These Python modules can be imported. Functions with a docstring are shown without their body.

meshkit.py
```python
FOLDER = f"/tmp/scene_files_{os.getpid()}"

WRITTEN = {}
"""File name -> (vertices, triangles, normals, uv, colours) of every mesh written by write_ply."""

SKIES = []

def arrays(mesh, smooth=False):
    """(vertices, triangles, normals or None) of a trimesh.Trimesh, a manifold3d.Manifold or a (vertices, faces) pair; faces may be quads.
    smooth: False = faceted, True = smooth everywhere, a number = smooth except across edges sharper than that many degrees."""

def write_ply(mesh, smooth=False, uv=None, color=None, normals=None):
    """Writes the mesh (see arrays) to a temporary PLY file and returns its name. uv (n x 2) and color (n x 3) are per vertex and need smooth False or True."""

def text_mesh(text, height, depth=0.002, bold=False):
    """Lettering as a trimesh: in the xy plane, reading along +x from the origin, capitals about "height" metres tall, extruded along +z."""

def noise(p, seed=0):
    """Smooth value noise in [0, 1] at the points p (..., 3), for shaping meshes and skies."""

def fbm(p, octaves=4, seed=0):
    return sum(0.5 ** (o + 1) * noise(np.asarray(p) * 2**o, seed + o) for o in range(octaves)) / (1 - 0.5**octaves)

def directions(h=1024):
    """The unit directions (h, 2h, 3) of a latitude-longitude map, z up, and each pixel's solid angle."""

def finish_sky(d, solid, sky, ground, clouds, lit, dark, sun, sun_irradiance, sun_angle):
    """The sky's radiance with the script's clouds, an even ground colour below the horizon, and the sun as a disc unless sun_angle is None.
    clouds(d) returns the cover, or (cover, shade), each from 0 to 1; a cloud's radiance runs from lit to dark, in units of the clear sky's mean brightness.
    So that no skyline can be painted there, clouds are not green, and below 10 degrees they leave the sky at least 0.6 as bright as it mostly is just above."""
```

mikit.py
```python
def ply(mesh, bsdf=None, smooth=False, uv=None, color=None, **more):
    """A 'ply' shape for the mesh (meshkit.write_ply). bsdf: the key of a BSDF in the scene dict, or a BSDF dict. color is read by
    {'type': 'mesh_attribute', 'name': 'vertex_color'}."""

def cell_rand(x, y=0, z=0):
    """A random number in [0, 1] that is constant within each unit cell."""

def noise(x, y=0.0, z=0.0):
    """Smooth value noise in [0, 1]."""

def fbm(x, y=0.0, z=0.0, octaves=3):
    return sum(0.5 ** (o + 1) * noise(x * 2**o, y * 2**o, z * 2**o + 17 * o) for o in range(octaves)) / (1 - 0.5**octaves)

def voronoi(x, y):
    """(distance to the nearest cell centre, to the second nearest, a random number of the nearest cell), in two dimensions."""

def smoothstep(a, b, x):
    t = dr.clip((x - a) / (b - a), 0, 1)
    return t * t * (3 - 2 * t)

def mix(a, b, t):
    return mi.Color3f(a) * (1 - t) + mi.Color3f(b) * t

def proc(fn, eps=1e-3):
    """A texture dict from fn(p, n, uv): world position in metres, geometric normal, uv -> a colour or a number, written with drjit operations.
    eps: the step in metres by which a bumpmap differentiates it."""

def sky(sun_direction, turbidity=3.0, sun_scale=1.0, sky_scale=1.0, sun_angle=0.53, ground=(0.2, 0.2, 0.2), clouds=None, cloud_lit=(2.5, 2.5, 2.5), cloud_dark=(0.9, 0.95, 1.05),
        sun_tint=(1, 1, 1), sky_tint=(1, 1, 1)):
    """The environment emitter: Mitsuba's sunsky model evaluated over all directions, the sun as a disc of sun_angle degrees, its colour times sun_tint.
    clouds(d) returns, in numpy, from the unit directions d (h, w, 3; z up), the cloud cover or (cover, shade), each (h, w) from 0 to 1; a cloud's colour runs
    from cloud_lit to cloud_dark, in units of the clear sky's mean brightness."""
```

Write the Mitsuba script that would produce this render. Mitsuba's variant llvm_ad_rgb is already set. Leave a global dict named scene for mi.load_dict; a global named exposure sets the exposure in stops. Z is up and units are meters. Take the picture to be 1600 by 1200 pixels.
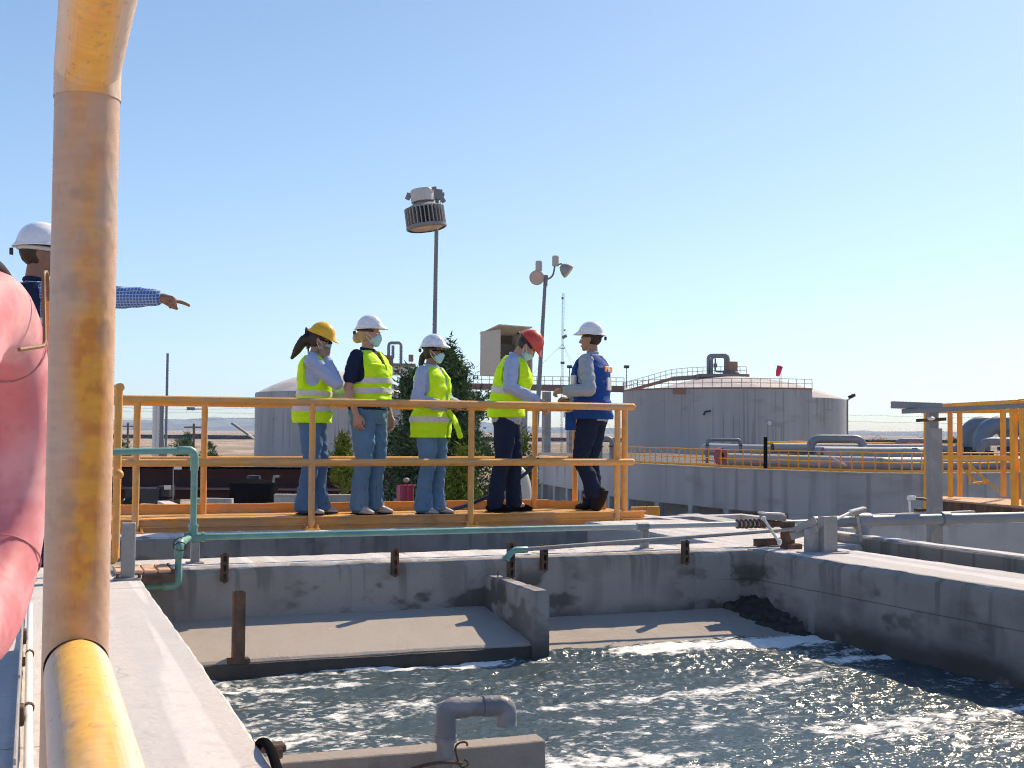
import math, random
import numpy as np
import trimesh
import manifold3d as m3
import mitsuba as mi
import drjit as dr
import mikit, meshkit
from mikit import proc, noise, fbm, smoothstep, mix, cell_rand, voronoi

# ---------------------------------------------------------------- camera, sky, exposure
T = mi.ScalarTransform4f
W, H = 1024, 768
FPX = 1889.5                       # focal length in pixels of a 1600 px wide picture
PITCH, ROLL, YAW = .0397, -.0074, .3766
EYE = np.array([0, 0, .8])
Fv = np.array([math.sin(YAW) * math.cos(PITCH), math.cos(YAW) * math.cos(PITCH), math.sin(PITCH)])
R0 = np.array([math.cos(YAW), -math.sin(YAW), 0]); U0 = np.cross(R0, Fv)
UP = U0 * math.cos(ROLL) + R0 * math.sin(ROLL)
exposure = 2.15
SUN = np.array([.97, .60, 1.0])
scene, labels = {}, {}
scene['camera'] = {'type': 'perspective', 'fov': math.degrees(2 * math.atan(800 / FPX)), 'fov_axis': 'x', 'near_clip': .05, 'far_clip': 60000.0,
                   'to_world': T().look_at(origin=EYE.tolist(), target=(EYE + Fv).tolist(), up=UP.tolist())}
scene['sky'] = mikit.sky(SUN.tolist(), turbidity=2.6, ground=(.3, .26, .22), sky_tint=(.975, 1.0, 1.065))

# ---------------------------------------------------------------- materials
def rgb(*c): return {'type': 'rgb', 'value': list(c)}
def two(b): return {'type': 'twosided', 'bsdf': b}
def prin(col, rough=.5, spec=.5, **k): return two({'type': 'principled', 'base_color': col if isinstance(col, dict) else rgb(*col), 'roughness': rough, 'specular': spec, **k})
def bump(b, fn, scale=1.0, eps=2e-3): return {'type': 'bumpmap', 'arbitrary': proc(fn, eps), 'bsdf': b['bsdf'], 'scale': scale} if b['type'] == 'twosided' else None
def mat(name, b): scene[name] = b; return name

def concrete_fn(base, dark, stain, streak=.5, lo=.35):
    base, dark, stain = mi.Color3f(*base), mi.Color3f(*dark), mi.Color3f(*stain)
    def fn(p, n, uv):
        a = fbm(p.x * .9, p.y * .9, p.z * 1.3, octaves=4)
        b = fbm(p.x * 9, p.y * 9, p.z * 9, octaves=3)
        g = noise(p.x * 160, p.y * 160, p.z * 160)
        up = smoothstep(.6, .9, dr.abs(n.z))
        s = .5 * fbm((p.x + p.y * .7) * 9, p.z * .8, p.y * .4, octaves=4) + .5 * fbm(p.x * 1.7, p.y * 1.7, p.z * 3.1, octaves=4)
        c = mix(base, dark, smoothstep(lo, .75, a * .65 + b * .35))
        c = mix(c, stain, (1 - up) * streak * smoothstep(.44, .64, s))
        return c * (.84 + .32 * g * .5 + .16 * b)
    return fn
def rough_fn(scale):
    def fn(p, n, uv): return scale * (fbm(p.x * 14, p.y * 14, p.z * 14, octaves=4) + .35 * noise(p.x * 120, p.y * 120, p.z * 120))
    return fn
bump_fine = rough_fn(.004)
def bumped(b, fn=bump_fine, eps=2e-3): return two({'type': 'bumpmap', 'arbitrary': proc(fn, eps), 'scale': 1.0, 'bsdf': b['bsdf']})

top_base = concrete_fn((.53, .495, .47), (.46, .43, .41), (.34, .32, .30), .2)  # same concrete as the walls, paled to carry sunlight on upper faces
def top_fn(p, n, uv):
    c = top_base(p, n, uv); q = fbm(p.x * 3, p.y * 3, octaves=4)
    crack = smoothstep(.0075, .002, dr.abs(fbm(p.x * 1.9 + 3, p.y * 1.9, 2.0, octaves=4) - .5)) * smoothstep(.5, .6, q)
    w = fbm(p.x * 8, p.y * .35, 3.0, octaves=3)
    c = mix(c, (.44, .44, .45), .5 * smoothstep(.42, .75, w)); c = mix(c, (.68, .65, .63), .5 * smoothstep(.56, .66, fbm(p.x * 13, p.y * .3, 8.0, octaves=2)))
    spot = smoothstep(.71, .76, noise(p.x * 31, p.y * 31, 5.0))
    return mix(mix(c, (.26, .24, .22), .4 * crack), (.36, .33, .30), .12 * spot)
mat('m_top_lit', bumped(prin(proc(top_fn), .85, .25)))
wall_base = concrete_fn((.325, .302, .282), (.235, .22, .207), (.14, .127, .117), .45)  # same concrete, darkened so the wall shade sits partly in the colour
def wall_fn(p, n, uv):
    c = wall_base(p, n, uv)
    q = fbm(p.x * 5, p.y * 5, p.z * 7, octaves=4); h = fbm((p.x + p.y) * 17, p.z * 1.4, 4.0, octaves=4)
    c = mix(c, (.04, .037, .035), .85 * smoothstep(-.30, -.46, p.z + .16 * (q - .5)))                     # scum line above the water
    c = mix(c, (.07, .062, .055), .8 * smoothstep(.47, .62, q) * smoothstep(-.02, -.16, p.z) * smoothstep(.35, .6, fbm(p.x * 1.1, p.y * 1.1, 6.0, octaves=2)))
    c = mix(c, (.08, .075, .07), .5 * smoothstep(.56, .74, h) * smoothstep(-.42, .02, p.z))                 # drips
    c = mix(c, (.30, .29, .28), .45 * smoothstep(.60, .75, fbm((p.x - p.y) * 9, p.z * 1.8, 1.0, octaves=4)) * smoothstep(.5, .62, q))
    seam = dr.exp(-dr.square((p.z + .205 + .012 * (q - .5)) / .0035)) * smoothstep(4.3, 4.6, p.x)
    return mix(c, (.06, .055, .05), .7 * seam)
mat('m_wall_shade', bumped(prin(proc(wall_fn), .8, .3)))
mat('m_bench', bumped(prin(proc(concrete_fn((.34, .305, .275), (.265, .235, .21), (.17, .145, .13), .4)), .8, .25)))
mat('m_damp_shade', bumped(prin(proc(concrete_fn((.05, .045, .042), (.03, .028, .027), (.02, .018, .017), .5)), .55, .4)))  # damp bench front; on the settling deck it paints shadow
mat('m_light_wall', bumped(prin(proc(concrete_fn((.42, .41, .40), (.32, .315, .31), (.20, .19, .18), .5)), .85, .25)))

def tankwall_fn(p, n, uv):
    k = .35
    cx = p.x * 1.0; ang = fbm((p.x * .93 - p.y * .37) * .55, p.z * .02, 3.0, octaves=4)
    fine = noise((p.x * .93 - p.y * .37) * 3.1, p.z * .06, 1.0)
    patch = fbm(p.x * .13, p.y * .13, p.z * .22, octaves=3)
    c = mix((.405, .41, .41), (.345, .35, .355), smoothstep(.3, .7, ang))
    c = mix(c, (.46, .455, .45), .3 * smoothstep(.55, .75, fine) * smoothstep(.4, .6, patch))
    c = mix(c, (.17, .17, .17), .5 * smoothstep(.62, .80, noise((p.x * .93 - p.y * .37) * 6.3, p.z * .12, 2.0) * .55 + .5 * patch))
    c = mix(c, (.20, .195, .19), .35 * smoothstep(.56, .74, fbm(p.x * .5, p.y * .5, p.z * 1.1, octaves=4)) * smoothstep(.45, .6, patch))
    return c
mat('m_far_wall', prin(proc(tankwall_fn), .9, .2))
mat('m_dome', prin(proc(lambda p, n, uv: mix((.58, .545, .51), (.46, .43, .40), smoothstep(.45, .62, fbm(p.x * .25, p.y * .25, p.z * .6, octaves=4)))), .9, .2))

def sand_fn(p, n, uv):
    a = fbm(p.x * .03, p.y * .03, octaves=4); b = fbm(p.x * .4, p.y * .4, octaves=3)
    c = mix((.40, .31, .25), (.27, .21, .165), smoothstep(.35, .65, a))
    scrub = smoothstep(.50, .64, fbm(p.x * .09, p.y * .09, 5.0, octaves=4))
    c = mix(c, (.16, .15, .09), .8 * scrub)
    return c * (.8 + .4 * b)
mat('m_sand', prin(proc(sand_fn), .95, .1))
mat('m_hill', prin(proc(lambda p, n, uv: mix((.12, .10, .09), (.07, .06, .055), smoothstep(.35, .65, fbm(p.x * .0016, p.y * .0016, p.z * .006, octaves=4)))), .95, .1))

def rust_paint_fn(base, rust, under, lo=.52, hi=.66, sc=1.0):
    def fn(p, n, uv):
        a = fbm(p.x * 9 * sc, p.y * 9 * sc, p.z * 5 * sc, octaves=4); b = fbm(p.x * 40 * sc, p.y * 40 * sc, p.z * 40 * sc, octaves=3)
        c = mix(base, under, smoothstep(lo - .12, hi - .08, a))
        return mix(c, rust, smoothstep(lo + .06, hi + .1, a * .7 + b * .3)) * (.88 + .24 * b)
    return fn
mat('m_catwalk', prin(proc(rust_paint_fn((.75, .36, .09), (.40, .17, .06), (.66, .35, .15), .55, .75, .5)), .5, .4))
mat('m_platform', prin(proc(rust_paint_fn((.80, .36, .03), (.42, .16, .05), (.70, .30, .06), .55, .75, .4)), .5, .4))
mat('m_far_yellow', prin((.85, .36, .03), .6, .3))
mat('m_rust_line', prin((.30, .17, .12), .8, .2))

def pole_fn(p, n, uv):
    # worn yellow paint, thin along the side that was rubbed, chalky primer showing elsewhere
    th = dr.atan2(n.y, n.x)
    a = fbm(p.x * 22, p.y * 22, p.z * 7, octaves=4); b = fbm(p.x * 90, p.y * 90, p.z * 60, octaves=3)
    sc = fbm(p.x * 60, p.y * 14, p.z * 220, octaves=2)
    chalk = mi.Color3f(.53, .37, .29); yel = mi.Color3f(.66, .32, .05); org = mi.Color3f(.55, .22, .05)
    band = dr.exp(-dr.square((th + 1.50 + .5 * (noise(p.z * 9, 3.0) - .5)) / .62)) * (.55 + .75 * noise(p.z * 13, 1.0))
    c = mix(chalk, mix(yel, org, smoothstep(.4, .65, b)), dr.clip(band * .95 * smoothstep(.28, .52, a) + .12 * smoothstep(.5, .7, a), 0, 1))
    c = mix(c, (.34, .23, .17), .55 * smoothstep(.62, .78, fbm(p.x * 35 + 7, p.y * 35, p.z * 25, octaves=4)))
    c = mix(c, (.44, .42, .39), .35 * smoothstep(.56, .7, fbm(p.x * 30 + 3, p.y * 30, p.z * 14, octaves=3)))
    c = mix(c, (.30, .20, .14), .16 * smoothstep(.70, .80, fbm(p.x * 210, p.y * 210, p.z * 120, octaves=2)))
    c = mix(c, mix(yel, (.50, .40, .16), .6), .22 * smoothstep(.55, .7, fbm(p.x * 26 + 11, p.y * 26, p.z * 12, octaves=4)))
    return c * (.92 + .16 * sc)
mat('m_pole', bumped(prin(proc(pole_fn), .62, .35), lambda p, n, uv: .0011 * fbm(p.x * 120, p.y * 120, p.z * 90, octaves=3), 1e-3))
def rail_fn(p, n, uv):
    a = fbm(p.x * 38, p.y * 7, p.z * 38, octaves=4); b = fbm(p.x * 34 + 9 * noise(p.y * 30), p.y * 190, p.z * 40, octaves=3)
    sd = dr.abs(n.x + .12)
    c = mix((.74, .42, .09), (.69, .35, .09), smoothstep(.4, .7, a))
    chalk = mix((.66, .52, .44), (.56, .44, .38), b)
    c = mix(c, chalk, dr.clip(smoothstep(.35, .85, sd + .5 * (a - .5)) + .45 * smoothstep(.46, .64, fbm(p.x * 30 + 3, p.y * 6, p.z * 30, octaves=4)), 0, .95))
    c = mix(c, (.40, .26, .16), .4 * smoothstep(.70, .76, fbm(p.x * 200, p.y * 110, p.z * 200, octaves=2)))
    return c * (.90 + .20 * b)
mat('m_rail', bumped(prin(proc(rail_fn), .6, .35), lambda p, n, uv: .0011 * fbm(p.x * 120, p.y * 120, p.z * 90, octaves=3), 1e-3))

def ring_fn(p, n, uv):
    a = fbm(p.x * 7, p.y * 7, p.z * 7, octaves=4); b = fbm(p.x * 45, p.y * 45, p.z * 45, octaves=3)
    c = mix((.58, .20, .23), (.66, .33, .35), smoothstep(.38, .62, a))
    return mix(c, (.45, .10, .09), .22 * smoothstep(.45, .75, b))
mat('m_ring_seam', prin((.50, .22, .22), .7, .3))
mat('m_ring', bumped(prin(proc(ring_fn), .62, .35), lambda p, n, uv: .0012 * fbm(p.x * 30, p.y * 30, p.z * 30, octaves=3)))
mat('m_rope', prin((.05, .045, .05), .9, .2))
def teal_fn(p, n, uv):
    f = smoothstep(2.6, 4.2, p.x) ; a = fbm(p.x * 6, p.y * 6, p.z * 6, octaves=3); b = fbm(p.x * 40, p.y * 40, p.z * 40, octaves=3)
    c = mix((.17, .36, .31), (.13, .29, .25), smoothstep(.35, .65, a))
    c = mix(c, (.42, .44, .43), dr.clip(f * (.7 + .6 * a) + .2 * smoothstep(.55, .7, b), 0, 1))
    return c
mat('m_teal', prin(proc(teal_fn), .45, .5))
mat('m_greypipe', prin(proc(lambda p, n, uv: mix((.17, .18, .205), (.25, .255, .27), fbm(p.x * 8, p.y * 8, p.z * 8, octaves=3))), .5, .45))
mat('m_goose', bumped(prin(proc(lambda p, n, uv: mix((.15, .155, .18), (.24, .24, .26), smoothstep(.35, .7, fbm(p.x * 14, p.y * 14, p.z * 14, octaves=3)))), .5, .4)))
mat('m_rusty', bumped(prin(proc(rust_paint_fn((.075, .055, .045), (.20, .085, .04), (.12, .08, .06), .46, .68, 2.0)), .85, .25)))
mat('m_steel', prin(proc(rust_paint_fn((.26, .245, .24), (.26, .14, .08), (.32, .31, .30), .56, .72, 1.2)), .55, .5))
mat('m_white_paint', prin((.70, .68, .66), .5, .4))
mat('m_lamp', prin((.34, .33, .31), .5, .5, metallic=.3))
mat('m_lampglass', prin((.55, .45, .40), .25, .6))
mat('m_mast', prin((.20, .21, .23), .5, .5))
mat('m_beige', prin((.50, .47, .42), .55, .4)); mat('m_cabinet_shade', prin((.12, .11, .085), .7, .3))  # the dark inside colour paints the shade within the hood
mat('m_dark', prin((.03, .03, .035), .5, .4))
mat('m_black', two({'type': 'diffuse', 'reflectance': rgb(.012, .012, .013)}))
mat('m_maroon', prin(proc(lambda p, n, uv: mix((.075, .030, .032), (.05, .022, .024), fbm(p.x * .5, p.y * .5, p.z * 2, octaves=3))), .7, .3))
mat('m_red', prin((.55, .04, .06), .5, .4))
mat('m_pipewhite', prin(proc(lambda p, n, uv: mix((.46, .43, .41), (.34, .32, .30), fbm(p.x * .6, p.y * .6, p.z * 2, octaves=3))), .6, .3))
mat('m_steelblue', prin((.17, .20, .245), .45, .5))
mat('m_leaf', {'type': 'twosided', 'bsdf': {'type': 'diffuse', 'reflectance': {'type': 'mesh_attribute', 'name': 'vertex_color'}}})
mat('m_bark', prin((.16, .12, .09), .9, .2))

# people
def denim(c):
    c = mi.Color3f(*c)
    def fn(p, n, uv):
        a = fbm(p.x * 5, p.y * 5, p.z * 3, octaves=3); b = noise(p.x * 300, p.y * 300, p.z * 60)
        return c * (.82 + .24 * a + .16 * b)
    return fn
folds = lambda p, n, uv: .011 * fbm(p.x * 14, p.y * 14, p.z * 26, octaves=3)
mat('m_denim', bumped(prin(proc(denim((.085, .17, .31))), .85, .2), folds))
mat('m_denim_pale', bumped(prin(proc(denim((.12, .225, .35))), .85, .2), folds))
mat('m_navy', bumped(prin(proc(denim((.012, .022, .055))), .85, .2), folds))
mat('m_vest', bumped(prin((.60, .93, .015), .75, .2, sheen=.3), folds))
mat('m_stripe', prin((.62, .58, .60), .45, .5))
mat('m_shirt', bumped(prin(proc(denim((.36, .43, .62))), .85, .2), folds))
mat('m_greyshirt', bumped(prin(proc(denim((.34, .38, .44))), .85, .2), folds))
mat('m_bluevest', bumped(prin(proc(denim((.012, .06, .26))), .8, .2), folds))
def check_fn(p, n, uv):
    u, v = (p.x * .93 - p.y * .368) * 62.0, (p.z - .3 * (p.x * .368 + p.y * .93)) * 62.0
    lu, lv = dr.abs(u - dr.floor(u) - .5), dr.abs(v - dr.floor(v) - .5)
    return mix((.05, .14, .40), (.62, .66, .74), dr.maximum(smoothstep(.36, .40, lu), smoothstep(.36, .40, lv)) * .62)
mat('m_check', prin(proc(check_fn), .85, .2))
mat('m_skin', prin((.36, .20, .13), .5, .4))
mat('m_skin_fair', prin((.48, .27, .19), .5, .4))
mat('m_skin_dark', prin((.27, .14, .09), .5, .4))
mat('m_hair', prin((.035, .02, .014), .45, .4))
mat('m_hair_blonde', prin((.42, .29, .15), .5, .4))
mat('m_mask', prin((.42, .66, .70), .8, .2))
mat('m_white_helmet', prin((.80, .80, .82), .25, .5, clearcoat=.5))
mat('m_yellow_helmet', prin((.85, .46, .01), .25, .5, clearcoat=.5))
mat('m_red_helmet', prin((.62, .06, .03), .28, .5, clearcoat=.5))
mat('m_orange', prin((.90, .34, .05), .6, .3))
mat('m_shoe_white', prin((.42, .40, .40), .6, .3))
mat('m_rubber', prin((.022, .02, .02), .8, .2))

# ---------------------------------------------------------------- helpers
def rotz(a): c, s = math.cos(a), math.sin(a); return np.array([[c, -s, 0], [s, c, 0], [0, 0, 1.0]])
def roty(a): c, s = math.cos(a), math.sin(a); return np.array([[c, 0, s], [0, 1, 0], [-s, 0, c]])
def rotx(a): c, s = math.cos(a), math.sin(a); return np.array([[1, 0, 0], [0, c, -s], [0, s, c]])
def numbered(name):
    k, i = name, 0
    while k in scene or k in labels or any(x.startswith(k + '__') for x in scene):
        i += 1; k = f'{name}_{i:03d}'
    return k
def thing(name, label, cat, group=None):
    k = numbered(name); labels[k] = {'label': label, 'category': cat}
    if group: labels[k]['group'] = group
    return k
def tm(m):
    if hasattr(m, 'to_mesh'):
        q = m.to_mesh(); return trimesh.Trimesh(q.vert_properties[:, :3], q.tri_verts, process=False)
    return m
def cat(*ms): return trimesh.util.concatenate([tm(m) for m in ms])
def part(parent, name, mesh, m, smooth=35, label=None, kind=None):
    k = numbered((parent + '__' if parent else '') + name)
    scene[k] = mikit.ply(tm(mesh), m, smooth=smooth)
    d = {}
    if label: d['label'] = label
    if kind: d['kind'] = kind
    if d: labels[k] = {**labels.get(k, {}), **d}
    return k
def solo(name, mesh, m, label, cat_, group=None, smooth=35):
    k = numbered(name); scene[k] = mikit.ply(tm(mesh), m, smooth=smooth); labels[k] = {'label': label, 'category': cat_}
    if group: labels[k]['group'] = group
    return k
def struct(name, mesh, m, smooth=False, kind='structure', **kw):
    k = numbered(name); scene[k] = mikit.ply(tm(mesh), m, smooth=smooth, **kw); labels[k] = {'kind': kind}; return k

def tube(pts, r, n=14, cap=True, uv=False):
    p = np.asarray(pts, float); r = np.broadcast_to(r, (len(p),))
    t = np.gradient(p, axis=0); t /= np.linalg.norm(t, axis=1, keepdims=True) + 1e-12
    a = np.array([0, 0, 1.0]) if abs(t[0][2]) < .9 else np.array([1.0, 0, 0])
    A = []
    for k in range(len(p)):
        a = a - t[k] * (a @ t[k]); a /= np.linalg.norm(a) + 1e-12; A.append(a)
    A = np.array(A); B = np.cross(t, A); g = np.arange(n) * 2 * math.pi / n
    v = p[:, None] + r[:, None, None] * (np.cos(g)[None, :, None] * A[:, None] + np.sin(g)[None, :, None] * B[:, None])
    i, j = np.meshgrid(np.arange(len(p) - 1), np.arange(n), indexing='ij')
    q = np.stack([i * n + j, i * n + (j + 1) % n, (i + 1) * n + (j + 1) % n, (i + 1) * n + j], -1).reshape(-1, 4)
    f = np.vstack([q[:, [0, 1, 2]], q[:, [0, 2, 3]]]); v = v.reshape(-1, 3)
    if cap:
        k = len(v); v = np.vstack([v, p[:1], p[-1:]]); L = (len(p) - 1) * n; j = np.arange(n)
        f = np.vstack([f, np.stack([(j + 1) % n, j, j * 0 + k], 1), np.stack([L + j, L + (j + 1) % n, j * 0 + k + 1], 1)])
    return trimesh.Trimesh(v, f, process=False)
def arc(pts, rad, n=6):
    """The polyline with its corners rounded."""
    p = [np.asarray(x, float) for x in pts]; out = [p[0]]
    for a, b, c in zip(p, p[1:], p[2:]):
        u, w = a - b, c - b; lu, lw = np.linalg.norm(u), np.linalg.norm(w)
        d = min(rad, .49 * lu, .49 * lw); s, e = b + u / lu * d, b + w / lw * d
        for k in range(n + 1):
            x = k / n; out.append((1 - x) ** 2 * s + 2 * x * (1 - x) * b + x * x * e)
    return np.array(out + [p[-1]])
def rod(a, b, r, n=12): return tube([a, b], r, n)
def box(c, s, R=None, bev=.004):
    s = np.asarray(s, float) / 2; b = min(bev, s.min() * .4)
    pts = [np.array([x, y, z]) * (s - np.array([k != 0, k != 1, k != 2]) * b) for x in (-1, 1) for y in (-1, 1) for z in (-1, 1) for k in range(3)]
    m = trimesh.Trimesh(np.array(pts)).convex_hull
    if R is not None: m.vertices = m.vertices @ np.asarray(R).T
    m.apply_translation(np.asarray(c, float)); return m
def bar(a, b, w, h, up=(0, 0, 1), bev=.003):
    """A rectangular bar from a to b, w wide, h high."""
    a, b = np.asarray(a, float), np.asarray(b, float); x = b - a; L = np.linalg.norm(x); x /= L
    y = np.cross(up, x); y /= np.linalg.norm(y); z = np.cross(x, y)
    return box((a + b) / 2, (L, w, h), np.stack([x, y, z], 1), bev)
def lathe(prof, c=(0, 0, 0), n=32, R=None):
    m = trimesh.creation.revolve(np.asarray(prof, float), sections=n)
    if R is not None: m.vertices = m.vertices @ np.asarray(R).T
    m.apply_translation(np.asarray(c, float)); m.fix_normals(); return m
def align(d):
    """Rotation taking +z to d."""
    z = np.asarray(d, float); z = z / np.linalg.norm(z); x = np.cross([0, 1, 0] if abs(z[1]) < .9 else [1, 0, 0], z); x /= np.linalg.norm(x)
    return np.stack([x, np.cross(z, x), z], 1)
def run(prof, a, b, n=40, amp=.0, seed=0, b_prof=None):
    """A closed profile (side, z) swept straight from a to b (plan points), sides perturbed a little; side is to the left of a->b."""
    prof = np.asarray(prof, float); pe = prof if b_prof is None else np.asarray(b_prof, float)
    q, qe = [], []
    for P, Q, o in ((prof, np.roll(prof, -1, 0), q), (pe, np.roll(pe, -1, 0), qe)):
        for u, w in zip(P, Q):
            k = 3
            for i in range(k): o.append(u + (w - u) * i / k)
    q, qe = np.array(q), np.array(qe)
    a, b = np.asarray(a, float), np.asarray(b, float); x = (b - a) / np.linalg.norm(b - a); y = np.array([-x[1], x[0]])
    V = []
    for i in range(n + 1):
        t = i / n; s = q * (1 - t) + qe * t; c = a + (b - a) * t
        V.append(np.column_stack([c[0] + y[0] * s[:, 0], c[1] + y[1] * s[:, 0], s[:, 1]]))
    V = np.array(V); m = len(q)
    if amp: V = V + amp * (np.stack([meshkit.fbm(V * 6 + k * 31.7, 3, seed) + .24 * meshkit.fbm(V * 26 + k * 11.3, 2, seed + 3) - .12 for k in range(3)], -1) - .5) * 2
    i, j = np.meshgrid(np.arange(n), np.arange(m), indexing='ij')
    F = np.stack([i * m + j, (i + 1) * m + j, (i + 1) * m + (j + 1) % m, i * m + (j + 1) % m], -1).reshape(-1, 4)
    v = V.reshape(-1, 3); f = np.vstack([F[:, [0, 1, 2]], F[:, [0, 2, 3]]])
    tri = trimesh.creation.triangulate_polygon(__import__('shapely').Polygon(q), engine='earcut')
    idx = np.array([np.argmin(((q - w) ** 2).sum(1)) for w in tri[0]])
    caps = idx[tri[1]]
    f = np.vstack([f, caps, caps[:, ::-1] + n * m])
    msh = trimesh.Trimesh(v, f, process=False); msh.fix_normals(); return msh
def chprof(x0, x1, z0, z1, c=.02):
    return [(x0, z0), (x1, z0), (x1, z1 - c), (x1 - c, z1), (x0 + c, z1), (x0, z1 - c)]
ICO = trimesh.creation.icosphere(subdivisions=2).vertices
def ell(c, r, R=None):
    v = ICO * np.asarray(r, float)
    if R is not None: v = v @ np.asarray(R).T
    return v + np.asarray(c, float)
def hull(*ps): return m3.Manifold.hull_points(np.vstack(ps).astype(np.float32))
def U(ms): return m3.Manifold.batch_boolean(list(ms), m3.OpType.Add)
def chain(pts, rs):
    rs = [np.broadcast_to(r, 3) for r in rs]
    return [hull(ell(a, ra), ell(b, rb)) for a, b, ra, rb in zip(pts, pts[1:], rs, rs[1:])]
def soft(m, length=.03, it=8, wr=0., seed=0, freq=(16, 16, 28)):
    t = tm(m.refine_to_length(length)); t.merge_vertices()
    trimesh.smoothing.filter_taubin(t, iterations=it)
    if wr:
        d = meshkit.fbm(t.vertices * np.array(freq), 3, seed) - .5
        t.vertices = t.vertices + t.vertex_normals * (d * 2 * wr)[:, None]
    return t
rng = np.random.default_rng(7)

# ---------------------------------------------------------------- ground, water, hills
GZ = -5.0
gx = np.concatenate([-np.geomspace(20000, 30, 26), np.linspace(-20, 20, 5), np.geomspace(30, 20000, 26)])
X, Y = np.meshgrid(gx, gx, indexing='ij'); n = len(gx)
Z = GZ + .5 * (meshkit.fbm(np.stack([X * .02, Y * .02, X * 0], -1), 3) - .5) * (np.hypot(X, Y) > 60)
i, j = np.meshgrid(np.arange(n - 1), np.arange(n - 1), indexing='ij')
q = np.stack([i * n + j, (i + 1) * n + j, (i + 1) * n + j + 1, i * n + j + 1], -1).reshape(-1, 4)
struct('ground', trimesh.Trimesh(np.stack([X, Y, Z], -1).reshape(-1, 3), np.vstack([q[:, :3], q[:, [0, 2, 3]]]), process=False), 'm_sand', True)

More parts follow.
